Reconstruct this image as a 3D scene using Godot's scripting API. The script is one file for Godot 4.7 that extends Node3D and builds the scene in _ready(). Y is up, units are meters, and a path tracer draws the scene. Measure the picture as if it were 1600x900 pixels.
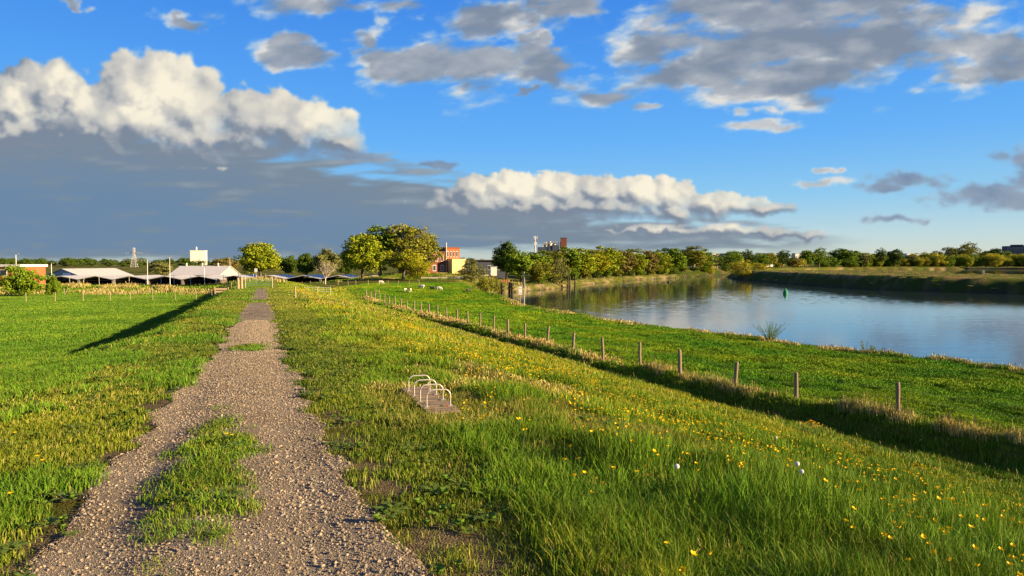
extends Node3D

# ---------- shared state ----------
const UX := -0.329
const UD := 0.944
const WATER_Y := -6.0
const EYE := 1.65
var rng := RandomNumberGenerator.new()
var taken := {}
var n_hum := FastNoiseLite.new()
var n_big := FastNoiseLite.new()
var n_mid := FastNoiseLite.new()
var n_cell := FastNoiseLite.new()
var n_fbm := FastNoiseLite.new()
var n_str := FastNoiseLite.new()
var n_wisp := FastNoiseLite.new()
var mats := {}
var sdf := PackedFloat32Array()
const SX0 := -80.0
const SD0 := -80.0
const SCELL := 4.0
const SNX := 240
const SND := 260
const FS: Array[float] = [-40.0, 10.0, 19.5, 23.8, 30.4, 37.6, 48.7, 80.0, 111.0, 150.0]
const FT: Array[float] = [34.0, 24.2, 21.6, 20.8, 19.4, 18.8, 17.95, 16.3, 14.7, 13.0]


func _ready() -> void:
	rng.seed = 4711
	noises()
	camera_and_sky()
	materials()
	river_distance()
	terrain()
	path_and_water()
	grasses()
	flowers()
	near_things()
	trees()
	buildings()
	far_things()


# ---------- camera, sky, sun, exposure ----------
func camera_and_sky() -> void:
	var cam := Camera3D.new()
	cam.name = "camera"
	cam.fov = 44.14
	cam.near = 0.05
	cam.far = 12000.0
	cam.position = Vector3(0, EYE, 0)
	cam.rotation_degrees = Vector3(-2.06, 0, 0)
	cam.current = true
	add_child(cam)
	var env := Environment.new()
	env.background_mode = Environment.BG_SKY
	var sky := Sky.new()
	var pano := PanoramaSkyMaterial.new()
	pano.panorama = sky_picture()
	sky.sky_material = pano
	env.sky = sky
	env.tonemap_mode = Environment.TONE_MAPPER_LINEAR
	env.tonemap_exposure = 3.2
	env.background_energy_multiplier = 0.3125
	env.sdfgi_enabled = true
	env.ssao_enabled = true
	env.ssil_enabled = true
	var we := WorldEnvironment.new()
	we.name = "world_environment"
	we.environment = env
	add_child(we)
	var sun := DirectionalLight3D.new()
	sun.name = "sun"
	sun.light_energy = 1.6
	sun.light_color = Color(1.0, 0.87, 0.66)
	sun.light_angular_distance = 0.55
	sun.shadow_enabled = true
	add_child(sun)
	var az := deg_to_rad(103.0)
	var el := deg_to_rad(15.5)
	var to_sun := Vector3(sin(az) * cos(el), sin(el), -cos(az) * cos(el))
	sun.look_at_from_position(Vector3.ZERO, -to_sun, Vector3.UP)


func noises() -> void:
	n_hum.seed = 3
	n_hum.noise_type = FastNoiseLite.TYPE_SIMPLEX_SMOOTH
	n_hum.frequency = 0.45
	n_hum.fractal_octaves = 3
	n_big.seed = 8
	n_big.noise_type = FastNoiseLite.TYPE_SIMPLEX_SMOOTH
	n_big.frequency = 0.06
	n_big.fractal_octaves = 3
	n_mid.seed = 15
	n_mid.noise_type = FastNoiseLite.TYPE_SIMPLEX_SMOOTH
	n_mid.frequency = 0.9
	n_mid.fractal_octaves = 2
	n_cell.seed = 21
	n_cell.noise_type = FastNoiseLite.TYPE_CELLULAR
	n_cell.cellular_return_type = FastNoiseLite.RETURN_DISTANCE
	n_cell.cellular_distance_function = FastNoiseLite.DISTANCE_EUCLIDEAN
	n_cell.frequency = 0.022
	n_cell.fractal_octaves = 4
	n_cell.fractal_gain = 0.42
	n_cell.domain_warp_enabled = true
	n_cell.domain_warp_amplitude = 14.0
	n_cell.domain_warp_frequency = 0.02
	n_fbm.seed = 33
	n_fbm.noise_type = FastNoiseLite.TYPE_SIMPLEX_SMOOTH
	n_fbm.frequency = 0.008
	n_fbm.fractal_octaves = 6
	n_fbm.fractal_gain = 0.52
	n_wisp.seed = 71
	n_wisp.noise_type = FastNoiseLite.TYPE_SIMPLEX_SMOOTH
	n_wisp.frequency = 0.0075
	n_wisp.fractal_octaves = 6
	n_wisp.fractal_gain = 0.56
	n_wisp.domain_warp_enabled = true
	n_wisp.domain_warp_amplitude = 26.0
	n_wisp.domain_warp_frequency = 0.012
	n_wisp.domain_warp_fractal_octaves = 3
	n_str.seed = 52
	n_str.noise_type = FastNoiseLite.TYPE_SIMPLEX_SMOOTH
	n_str.frequency = 0.01
	n_str.fractal_octaves = 4


# ---------- the sky: clear air, a slate stratus bank, cumulus heads, a broken upper deck ----------
const CUMULUS := [
	[75, 152, 62, 50], [30, 178, 70, 46], [105, 150, 42, 28], [235, 152, 100, 60], [200, 192, 150, 52], [110, 208, 150, 36], [290, 175, 80, 52], [400, 196, 92, 48],
	[465, 205, 85, 42], [530, 224, 52, 24], [330, 218, 160, 36], [0, 210, 120, 34], [-120, 190, 120, 55], [-240, 215, 130, 45],
	[735, 300, 42, 24], [800, 300, 48, 27], [865, 300, 60, 27], [930, 302, 55, 25], [990, 306, 48, 26], [1040, 310, 40, 32], [1052, 335, 36, 14], [880, 324, 190, 22],
	[1110, 322, 80, 20], [1185, 326, 52, 12], [1125, 362, 55, 12], [1195, 365, 50, 9], [1250, 369, 40, 7], [1020, 362, 60, 7]]
const DECK := [
	[585, 70, 34, 30], [600, 110, 50, 40], [660, 105, 80, 45], [740, 105, 90, 60], [760, 40, 80, 40], [842, 66, 24, 26], [860, 110, 80, 45], [955, 148, 75, 18],
	[470, 84, 75, 26], [500, 8, 130, 26], [890, 15, 60, 30], [620, 15, 60, 22], [1200, 70, 260, 80], [1360, 60, 230, 66], [1500, 78, 170, 46], [1090, 125, 150, 46],
	[1330, 18, 180, 40], [1130, 20, 150, 36], [1180, 200, 80, 10], [1160, 176, 34, 11], [1570, 90, 100, 44], [1460, 100, 120, 40], [1250, 120, 170, 45], [1010, 90, 70, 40], [1010, 172, 30, 10], [820, 145, 26, 12], [1470, 132, 40, 7],
	[300, 35, 60, 12], [135, 16, 22, 7], [1278, 286, 48, 9], [1300, 268, 14, 5]]
const DARKS := [[1415, 283, 72, 15], [1380, 292, 45, 9], [1595, 248, 42, 24], [1560, 308, 130, 22], [1640, 285, 90, 40], [1400, 344, 60, 6], [560, 245, 60, 8], [680, 258, 40, 6]]
var sky_bins := {}


func bin_blobs(list: Array, key: String) -> void:
	for b in list:
		for k in range(floori((b[0] - b[2] * 1.7) / 120.0), floori((b[0] + b[2] * 1.7) / 120.0) + 1):
			var id := key + str(k)
			if not sky_bins.has(id):
				sky_bins[id] = []
			sky_bins[id].append(b)


func blob_field(key: String, x: float, y: float) -> float:
	var best := -3.0
	var list: Variant = sky_bins.get(key + str(floori(x / 120.0)))
	if list == null:
		return best
	for b in list:
		var qx: float = (x - b[0]) / b[2]
		var qy: float = (y - b[1]) / b[3]
		var v := 1.0 - sqrt(qx * qx + qy * qy)
		if v > best:
			best = v
	return best


func mix3(a: Vector3, b: Vector3, t: float) -> Vector3:
	return a + (b - a) * t


func sky_at(az: float, el: float) -> Vector3:
	var a45 := clampf(az, -45.0, 45.0)
	var px := 800.0 + 1110.0 * tan(deg_to_rad(a45)) + (az - a45) * 38.7
	var py := 410.0 - 1110.0 * tan(deg_to_rad(minf(el, 78.0))) / cos(deg_to_rad(a45))
	# clear air
	var c := Vector3(0.11, 0.31, 0.72)
	var stops := [[0.0, Vector3(0.83, 0.85, 0.78)], [2.0, Vector3(0.73, 0.85, 0.89)], [5.0, Vector3(0.55, 0.79, 0.95)], [9.5, Vector3(0.405, 0.70, 0.975)], [15.0, Vector3(0.325, 0.62, 0.95)], [21.0, Vector3(0.255, 0.535, 0.905)], [45.0, Vector3(0.15, 0.37, 0.77)], [90.0, Vector3(0.12, 0.30, 0.68)]]
	for i in stops.size() - 1:
		if el <= stops[i + 1][0]:
			c = mix3(stops[i][1], stops[i + 1][1], clampf((el - stops[i][0]) / (stops[i + 1][0] - stops[i][0]), 0, 1))
			break
	var toward: float = 0.5 + 0.5 * cos(deg_to_rad(az - 103.0))
	c = mix3(c, Vector3(0.93, 0.89, 0.78), 0.55 * toward * toward * exp(-maxf(el, 0.0) / 4.5))
	# broken upper deck, laid out on a level sheet high above
	var inframe := 1.0 - smoothstep(900.0, 1150.0, absf(px - 800.0))
	inframe *= smoothstep(-260.0, -60.0, py)
	var wx := n_fbm.get_noise_2d(px * 1.3 + 900.0, py * 2.2)
	var m := blob_field("d", px + wx * 46.0, py + n_fbm.get_noise_2d(px * 1.3, py * 2.2 - 700.0) * (12.0 if py > 150.0 else 26.0))
	var gen := n_fbm.get_noise_2d(px * 0.18 + 40.0, py * 0.45 + 90.0) * 1.6 + 0.02
	if el < 9.0:
		gen -= (9.0 - el) * 0.12
	m = maxf(m * inframe - 3.0 * (1.0 - inframe), gen * (1.0 - inframe) - 2.0 * inframe)
	if m > -0.9:
		var lay := px + py * 1.1      # the deck's fibres lean to the right as they rise
		var tx := n_wisp.get_noise_2d(lay * 0.75, py * 1.9)
		var d := m + tx * 0.95
		if d > -0.1:
			var a := smoothstep(-0.12, 0.62, d)
			var thick := m + n_wisp.get_noise_2d((lay - 26.0) * 0.75, (py + 9.0) * 1.9) * 0.6
			var lit := 1.0 - smoothstep(-0.05, 0.55, thick) * 0.85
			lit = clampf(lit + (d - thick - 0.25 * tx) * 0.55 + n_str.get_noise_2d(px * 0.5, py * 1.1) * 0.5 + 0.05 + (0.4 * smoothstep(140.0, 200.0, py)), 0, 1)
			var cc := mix3(Vector3(0.515, 0.56, 0.63), Vector3(0.915, 0.89, 0.86), lit)
			c = mix3(c, cc, a * 0.95)
	# slate stratus bank along the horizon
	var top := 258.0
	if px < 600.0:
		top = lerpf(200.0, 262.0, clampf((px - 200.0) / 400.0, 0, 1))
	elif px < 900.0:
		top = lerpf(262.0, 330.0, (px - 600.0) / 300.0)
	elif px < 1320.0:
		top = lerpf(330.0, 376.0, (px - 900.0) / 420.0)
	else:
		top = 376.0 - 80.0 * smoothstep(2300.0, 3600.0, px) + n_big.get_noise_1d(px * 0.05) * 60.0 * smoothstep(1320.0, 1900.0, px)
	var share := 1.0 - smoothstep(1180.0, 1380.0, px) + 0.85 * smoothstep(2300.0, 3300.0, px)
	var st := n_str.get_noise_2d(px * 0.55, py * 4.2)
	var bottom := 408.0 - 22.0 * smoothstep(560.0, 720.0, px)
	var bank := smoothstep(-14.0, 22.0, py - top + st * 46.0) * share
	bank *= 1.0 - 0.86 * smoothstep(-7.0, 9.0, py - bottom + st * 12.0)
	if bank > 0.0:
		var depth := clampf((py - top) / 110.0, 0, 1)
		var bc := mix3(Vector3(0.50, 0.555, 0.615), Vector3(0.40, 0.485, 0.57), depth)
		bc += Vector3(0.16, 0.14, 0.11) * maxf(0.0, st * 0.9 - 0.08 + 0.35 * n_fbm.get_noise_2d(px * 1.2, py * 5.0))
		bc = mix3(bc, Vector3(0.55, 0.63, 0.68), 0.5 * smoothstep(385.0, 410.0, py))
		bc = mix3(bc, Vector3(0.72, 0.73, 0.71), 0.35 * toward * toward)
		c = mix3(c, bc, bank * 0.97)
	# cumulus heads
	var wob := n_fbm.get_noise_2d(px * 2.2, py * 2.2 + 300.0)
	var h0 := blob_field("c", px + wob * 20.0, py + wob * 14.0)
	if h0 > -0.6:
		var big := 1.0 if py < 270.0 else 1.7
		var h := cloud_relief(h0, px, py, big)
		if h > 0.0:
			var a2 := smoothstep(0.0, 0.2, h)
			var e := 9.0 / big
			var gx := (cumulus_at(px + e, py, wob, big) - cumulus_at(px - e, py, wob, big)) / (2.0 * e)
			var gy := (cumulus_at(px, py + e, wob, big) - cumulus_at(px, py - e, wob, big)) / (2.0 * e)
			var facing := Vector3(-gx, gy, 0.021 * big).normalized()
			var l2 := 0.24 + 0.64 * maxf(facing.dot(Vector3(0.62, 0.45, 0.64)), -0.15)
			l2 += 0.10 * smoothstep(0.0, 0.8, h)
			var foot := smoothstep(170.0, 246.0, py) if py < 262.0 else smoothstep(296.0, 345.0, py)
			if py > 350.0:
				foot = 0.35 + 0.65 * smoothstep(358.0, 372.0, py)
			l2 -= foot * 0.5
			l2 += n_fbm.get_noise_2d(px * 0.7 + 77.0, py * 0.9) * 0.42
			l2 -= 0.34 * smoothstep(210.0, 110.0, px) * smoothstep(0.3, -0.3, n_str.get_noise_2d(px * 1.6, py * 1.6))
			l2 = clampf(l2, 0.0, 1.0)
			var cc2 := mix3(Vector3(0.49, 0.54, 0.61), Vector3(0.78, 0.775, 0.76), smoothstep(0.0, 0.5, l2))
			cc2 = mix3(cc2, Vector3(0.99, 0.955, 0.865), smoothstep(0.45, 1.05, l2))
			var fade := 1.0 - 0.75 * foot * smoothstep(0.0, 1.0, 1.0 - h)
			c = mix3(c, cc2, a2 * fade)
	# small dark fragments
	var hd := blob_field("k", px + wob * 22.0, py + wob * 8.0)
	if hd > -0.6:
		var dd := hd + n_fbm.get_noise_2d(px * 2.4, py * 5.5) * 0.55
		var a3 := smoothstep(-0.15, 0.7, dd) * 0.86
		var rimlight := smoothstep(0.4, 0.05, dd) * 0.5
		c = mix3(c, mix3(Vector3(0.50, 0.56, 0.655), Vector3(0.85, 0.83, 0.81), 0.12 + 0.35 * n_wisp.get_noise_2d(px * 1.4, py * 3.0) + rimlight * clampf(0.5 - n_fbm.get_noise_2d(px * 2.0, py * 3.0 + 50.0), 0, 1)), a3)
	return c


func cumulus_at(px: float, py: float, wob: float, big: float) -> float:
	return maxf(cloud_relief(blob_field("c", px + wob * 20.0, py + wob * 14.0), px, py, big), -0.4)


func cloud_relief(base: float, px: float, py: float, big: float) -> float:
	var puffs := -n_cell.get_noise_2d(px * big, py * big * 1.12)
	return base + (puffs - 0.35) * 0.58 + n_fbm.get_noise_2d(px * 2.6, py * 2.6) * 0.2 + 0.12


func sky_rows(w: int, h: int, x0: int, x1: int, y0: int, y1: int) -> Image:
	var bytes := PackedByteArray()
	bytes.resize((x1 - x0) * (y1 - y0) * 3)
	var at := 0
	for y in range(y0, y1):
		var el := 90.0 - (y + 0.5) * 180.0 / h
		for x in range(x0, x1):
			var c := sky_at(wrapf((x + 0.5) * 360.0 / w, -180.0, 180.0), maxf(el, 0.0))
			bytes[at] = int(clampf(c.x, 0, 1) * 255.0)
			bytes[at + 1] = int(clampf(c.y, 0, 1) * 255.0)
			bytes[at + 2] = int(clampf(c.z, 0, 1) * 255.0)
			at += 3
	return Image.create_from_data(x1 - x0, y1 - y0, false, Image.FORMAT_RGB8, bytes)


func sky_picture() -> ImageTexture:
	var more := []
	var r := RandomNumberGenerator.new()
	r.seed = 99
	for i in 46:
		var x := r.randf_range(1900.0, 7100.0) if i % 2 == 0 else r.randf_range(-5500.0, -330.0)
		var y := r.randf_range(150.0, 330.0)
		for j in 4:
			more.append([x + r.randf_range(-90, 90), y + r.randf_range(-12, 14), r.randf_range(45, 130), r.randf_range(22, 48)])
	bin_blobs(CUMULUS + more, "c")
	bin_blobs(DECK, "d")
	bin_blobs(DARKS, "k")
	var whole := Image.create(640, 320, false, Image.FORMAT_RGB8)
	whole.fill(Color(0.62, 0.66, 0.66))
	whole.blit_rect(sky_rows(640, 320, 0, 640, 0, 162), Rect2i(0, 0, 640, 162), Vector2i.ZERO)
	whole.resize(4096, 2048, Image.INTERPOLATE_CUBIC)
	var y0 := 1024 - 300
	var front := sky_rows(4096, 2048, -470, 470, y0, 1026)   # straight ahead lies at the picture's left edge
	whole.blit_rect(front, Rect2i(470, 0, 470, 302), Vector2i(0, y0))
	whole.blit_rect(front, Rect2i(0, 0, 470, 302), Vector2i(4096 - 470, y0))
	return ImageTexture.create_from_image(whole)


# ---------- small helpers ----------
func numbered(called: String) -> String:
	taken[called] = taken.get(called, 0) + 1
	return called if taken[called] == 1 else "%s_%03d" % [called, taken[called] - 1]


func tag(o: Node3D, label: String, category: String, group := "", kind := "") -> Node3D:
	if label:
		o.set_meta("label", label)
	if category:
		o.set_meta("category", category)
	if group:
		o.set_meta("group", group)
	if kind:
		o.set_meta("kind", kind)
	return o


func thing(called: String, label: String, category: String, at := Vector3.ZERO, turn := 0.0, group := "") -> Node3D:
	var o := Node3D.new()
	o.name = numbered(called)
	add_child(o)
	o.position = at
	o.rotation.y = turn
	tag(o, label, category, group)
	return o


func put(called: String, mesh: Mesh, m: Material, parent: Node3D = null) -> MeshInstance3D:
	var o := MeshInstance3D.new()
	o.mesh = mesh
	o.material_override = m
	if parent == null:
		o.name = numbered(called)
		add_child(o)
	else:
		o.name = called
		parent.add_child(o, true)
	return o


func structure(called: String, mesh: Mesh, m: Material) -> MeshInstance3D:
	var o := put(called, mesh, m)
	o.set_meta("kind", "structure")
	return o


func tool() -> SurfaceTool:
	var st := SurfaceTool.new()
	st.begin(Mesh.PRIMITIVE_TRIANGLES)
	return st


func bx(st: SurfaceTool, at: Vector3, size: Vector3, turn := Basis.IDENTITY) -> void:
	var b := BoxMesh.new()
	b.size = size
	st.append_from(b, 0, Transform3D(turn, at))


func box_mesh(at: Vector3, size: Vector3, turn := Basis.IDENTITY) -> ArrayMesh:
	var st := tool()
	bx(st, at, size, turn)
	return st.commit()


func tri(st: SurfaceTool, a: Vector3, b: Vector3, c: Vector3, out: Vector3) -> void:
	var n := (b - a).cross(c - a)
	if n.dot(out) > 0.0:
		var k := b
		b = c
		c = k
	else:
		n = -n
	n = n.normalized()
	if n.dot(out) < 0.0:
		n = -n
	for v in [a, b, c]:
		st.set_normal(n)
		st.set_uv(Vector2(v.x + v.z, v.y))
		st.add_vertex(v)


func quad(st: SurfaceTool, a: Vector3, b: Vector3, c: Vector3, d: Vector3, out: Vector3) -> void:
	tri(st, a, b, c, out)
	tri(st, a, c, d, out)


func tube(st: SurfaceTool, pts: Array, radii: Array, sides := 6, cap := true) -> void:
	var rings := []
	for i in pts.size():
		var dir: Vector3 = (pts[mini(i + 1, pts.size() - 1)] - pts[maxi(i - 1, 0)]).normalized()
		var side := dir.cross(Vector3.UP if absf(dir.y) < 0.9 else Vector3.RIGHT).normalized()
		var other := dir.cross(side)
		var ring := []
		for k in sides:
			var a := TAU * k / sides
			ring.append([pts[i] + (side * cos(a) + other * sin(a)) * radii[i], side * cos(a) + other * sin(a)])
		rings.append(ring)
	for i in pts.size() - 1:
		for k in sides:
			var l := (k + 1) % sides
			var q := [rings[i][k], rings[i][l], rings[i + 1][l], rings[i + 1][k]]
			var n: Vector3 = (q[1][0] - q[0][0]).cross(q[2][0] - q[0][0])
			var order := [0, 1, 2, 0, 2, 3] if n.dot(q[0][1] + q[1][1]) < 0.0 else [0, 2, 1, 0, 3, 2]
			for j in order:
				st.set_normal(q[j][1])
				st.set_uv(Vector2(float(k) / sides, q[j][0].y))
				st.add_vertex(q[j][0])
	if cap:
		for e in [0, pts.size() - 1]:
			var out: Vector3 = (pts[e] - pts[1 if e == 0 else e - 1]).normalized()
			for k in range(1, sides - 1):
				tri(st, rings[e][0][0], rings[e][k][0], rings[e][k + 1][0], out)


func tube_mesh(pts: Array, radii: Array, sides := 6) -> ArrayMesh:
	var st := tool()
	tube(st, pts, radii, sides)
	return st.commit()


func lin(r: float, g: float, b: float) -> Color:
	return Color(r, g, b).linear_to_srgb()


func st_to_world(s: float, t: float) -> Vector2:   # path coordinates to (x, distance ahead)
	return Vector2(UX * s + UD * t, UD * s - UX * t)


func s_of(x: float, d: float) -> float:
	return UX * x + UD * d


func t_of(x: float, d: float) -> float:
	return UD * x - UX * d


func fence_t(s: float) -> float:
	for i in FS.size() - 1:
		if s <= FS[i + 1]:
			return lerpf(FT[i], FT[i + 1], clampf((s - FS[i]) / (FS[i + 1] - FS[i]), 0, 1))
	return FT[-1]


func ground_point(x: float, d: float) -> Vector3:
	return Vector3(x, height(x, d), -d)


func view_point(px: float, d: float) -> Vector3:   # ground below the sight line through photo column px, d metres ahead
	return ground_point((px - 800.0) / 1110.0 * d, d)


func level_at(py: float, d: float) -> float:       # height seen at photo row py, d metres ahead
	return EYE + (410.0 - py) * d / 1110.0


func look_down(px: float, py: float) -> Vector3:   # where the sight line through a photo pixel meets the ground
	var d := 1.0
	while d < 700.0:
		var x := (px - 800.0) / 1110.0 * d
		if height(x, d) >= level_at(py, d):
			return ground_point(x, d)
		d *= 1.004
	return ground_point((px - 800.0) / 1110.0 * d, d)


# ---------- materials ----------
func noise_tex(seed_n: int, freq: float, octaves: int, ramp: Array, size := 512, kind := FastNoiseLite.TYPE_SIMPLEX_SMOOTH) -> NoiseTexture2D:
	var n := FastNoiseLite.new()
	n.seed = seed_n
	n.noise_type = kind
	n.frequency = freq
	n.fractal_octaves = octaves
	var t := NoiseTexture2D.new()
	t.width = size
	t.height = size
	t.seamless = true
	t.noise = n
	if ramp:
		var g := Gradient.new()
		g.offsets = PackedFloat32Array(ramp[0])
		g.colors = PackedColorArray(ramp[1])
		t.color_ramp = g
	return t


func mat(called: String, c: Color, rough := 0.8, metal := 0.0) -> StandardMaterial3D:
	var m := StandardMaterial3D.new()
	m.resource_name = called
	m.albedo_color = c
	m.roughness = rough
	m.metallic = metal
	m.metallic_specular = 0.35
	mats[called] = m
	return m


func textured(m: StandardMaterial3D, tex: Texture2D, scale: float, bump: Texture2D = null, bump_cm := 0.0) -> StandardMaterial3D:
	m.albedo_texture = tex
	m.uv1_triplanar = true
	m.uv1_world_triplanar = true
	m.uv1_scale = Vector3.ONE * scale
	if bump:
		m.heightmap_enabled = true
		m.heightmap_texture = bump
		m.heightmap_scale = bump_cm
	return m


func foliage(called: String, c: Color, through := 0.5) -> StandardMaterial3D:
	var m := mat(called, c, 0.62)
	m.vertex_color_use_as_albedo = true
	m.cull_mode = BaseMaterial3D.CULL_DISABLED
	m.metallic_specular = 0.2
	m.backlight_enabled = true
	m.backlight = Color(through, through, through * 0.55)
	return m


func materials() -> void:
	var W := Color.WHITE
	var grain := noise_tex(5, 0.05, 5, [[0.2, 0.5, 0.8], [lin(0.55, 0.55, 0.5), lin(0.85, 0.85, 0.82), lin(1, 1, 1)]])
	var fine := noise_tex(6, 0.22, 3, [[0.3, 0.5, 0.7], [lin(0.5, 0.49, 0.47), lin(0.78, 0.77, 0.75), lin(1, 1, 1)]])
	var fine_bump := noise_tex(7, 0.2, 3, [])
	var ground := mat("ground", W, 0.95)
	ground.vertex_color_use_as_albedo = true
	ground.metallic_specular = 0.1
	textured(ground, grain, 0.55, fine_bump, 3.0)
	var gravel := mat("gravel_path", W, 0.9)
	gravel.vertex_color_use_as_albedo = true
	gravel.metallic_specular = 0.2
	textured(gravel, noise_tex(19, 0.2, 4, [[0.25, 0.45, 0.6, 0.75], [lin(0.42, 0.41, 0.39), lin(0.72, 0.71, 0.69), lin(0.9, 0.89, 0.87), lin(1.25, 1.22, 1.15)]]), 0.95, noise_tex(9, 0.22, 3, []), 2.6)
	var pebble := mat("pebble", W, 0.85)
	pebble.vertex_color_use_as_albedo = true
	pebble.metallic_specular = 0.25
	foliage("grass", W, 0.42)
	foliage("leaf", W, 0.42)
	foliage("petal", W, 0.5)
	var water := mat("water", lin(0.022, 0.034, 0.036), 0.04)
	water.metallic_specular = 0.5
	water.heightmap_enabled = true
	water.heightmap_texture = noise_tex(12, 0.016, 4, [], 1024)
	water.heightmap_scale = 0.22
	water.uv1_triplanar = true
	water.uv1_world_triplanar = true
	water.uv1_scale = Vector3(0.05, 0.05, 0.13)
	var wood_tex := noise_tex(14, 0.06, 5, [[0.25, 0.5, 0.75], [lin(0.45, 0.43, 0.4), lin(0.8, 0.78, 0.75), lin(1, 1, 1)]], 256)
	textured(mat("post_wood", lin(0.26, 0.21, 0.15), 0.9), wood_tex, 3.0, wood_tex, 0.6)
	textured(mat("pale_wood", lin(0.42, 0.33, 0.22), 0.85), wood_tex, 2.0)
	textured(mat("board", lin(0.27, 0.20, 0.135), 0.9), wood_tex, 6.0, wood_tex, 0.3)
	textured(mat("dark_wood", lin(0.05, 0.038, 0.028), 0.85), wood_tex, 0.8)
	textured(mat("bark", lin(0.14, 0.11, 0.075), 0.9), wood_tex, 1.2, wood_tex, 1.5)
	textured(mat("birch_bark", lin(0.62, 0.56, 0.46), 0.8), wood_tex, 0.8)
	var steel := mat("galvanised_steel", lin(0.54, 0.52, 0.48), 0.42, 0.35)
	textured(steel, wood_tex, 5.0)
	mat("wire", lin(0.22, 0.21, 0.2), 0.5, 0.6)
	textured(mat("brick", lin(0.40, 0.125, 0.055), 0.9), grain, 0.6)
	textured(mat("dark_brick", lin(0.22, 0.075, 0.05), 0.9), grain, 0.6)
	textured(mat("cream_plaster", lin(0.74, 0.60, 0.27), 0.85), grain, 0.25)
	textured(mat("white_plaster", lin(0.76, 0.74, 0.68), 0.8), grain, 0.2)
	textured(mat("white_roof", lin(0.50, 0.50, 0.51), 0.6), grain, 0.3)
	textured(mat("grey_cladding", lin(0.34, 0.38, 0.42), 0.6), grain, 0.3)
	textured(mat("roof_sheet", lin(0.62, 0.60, 0.58), 0.6), grain, 0.5)
	textured(mat("shed_board", lin(0.15, 0.125, 0.10), 0.9), wood_tex, 0.5)
	var glass := mat("window_glass", lin(0.035, 0.045, 0.055), 0.12)
	glass.metallic_specular = 0.6
	textured(mat("concrete", lin(0.34, 0.31, 0.27), 0.9), grain, 0.5)
	textured(mat("dark_concrete", lin(0.10, 0.085, 0.07), 0.9), grain, 0.5)
	textured(mat("rusty_sheet_pile", lin(0.30, 0.15, 0.065), 0.9), grain, 0.7)
	mat("pylon_steel", lin(0.42, 0.43, 0.42), 0.6, 0.3)
	mat("white_paint", lin(0.82, 0.82, 0.80), 0.5)
	mat("red_paint", lin(0.55, 0.05, 0.04), 0.5)
	mat("black_paint", lin(0.03, 0.03, 0.03), 0.5)
	mat("buoy_green", lin(0.01, 0.22, 0.09), 0.4)
	mat("gate_green", lin(0.10, 0.20, 0.13), 0.6)
	textured(mat("slate_cladding", lin(0.075, 0.09, 0.13), 0.7), grain, 0.2)
	textured(mat("fleece", lin(0.72, 0.66, 0.55), 0.95), fine, 3.0, fine_bump, 2.0)
	textured(mat("dark_fleece", lin(0.10, 0.085, 0.075), 0.95), fine, 3.0, fine_bump, 2.0)
	mat("clock_fluff", lin(0.55, 0.54, 0.52), 0.9)
	mat("clay", lin(0.42, 0.11, 0.05), 0.9)


# ---------- the river: signed distance from its banks ----------
const OPEN_WATER := [[190, -300], [150, -140], [110, -50], [75, 0], [52, 24], [40, 36.5], [33.2, 45.6], [28.3, 52], [22.5, 62.6], [14.2, 76], [7.2, 94.6], [1.5, 112], [-3.5, 135], [-5.5, 150], [-7, 163], [-2, 178], [11, 202], [30, 257], [57, 314], [83, 354], [124, 424], [175, 500], [240, 600], [330, 700], [460, 760], [640, 790], [870, 800], [870, -300]]
const PENINSULA := [[122, 168], [104, 189], [101, 215], [100, 250], [101, 290], [104, 335], [114, 380], [140, 402], [180, 408], [212, 385], [206, 325], [176, 272], [190, 257], [240, 244], [320, 226], [430, 190], [600, 120], [870, 60], [870, -300], [330, -300], [270, -60], [215, 40], [155, 120]]


func river_distance() -> void:
	var a := PackedVector2Array()
	var b := PackedVector2Array()
	for p in OPEN_WATER:
		a.append(Vector2(p[0], p[1]))
	for p in PENINSULA:
		b.append(Vector2(p[0], p[1]))
	sdf.resize(SNX * SND)
	for j in SND:
		for i in SNX:
			var q := Vector2(SX0 + i * SCELL, SD0 + j * SCELL)
			var wet := Geometry2D.is_point_in_polygon(q, a) and not Geometry2D.is_point_in_polygon(q, b)
			var best := 1e9
			for poly in [a, b]:
				var n: int = poly.size()
				for k in n:
					var c: Vector2 = poly[k]
					var e: Vector2 = poly[(k + 1) % n]
					if minf(c.x, e.x) - best > q.x or maxf(c.x, e.x) + best < q.x or minf(c.y, e.y) - best > q.y or maxf(c.y, e.y) + best < q.y:
						continue
					best = minf(best, Geometry2D.get_closest_point_to_segment(q, c, e).distance_to(q))
			sdf[j * SNX + i] = -best if wet else best


func bank(x: float, d: float) -> float:    # metres inland of the water's edge, negative in the river
	var fx := (x - SX0) / SCELL
	var fd := (d - SD0) / SCELL
	if fx < 0.0 or fd < 0.0 or fx >= SNX - 1 or fd >= SND - 1:
		return 60.0
	var i := int(fx)
	var j := int(fd)
	fx -= i
	fd -= j
	var k := j * SNX + i
	return lerpf(lerpf(sdf[k], sdf[k + 1], fx), lerpf(sdf[k + SNX], sdf[k + SNX + 1], fx), fd)


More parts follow.
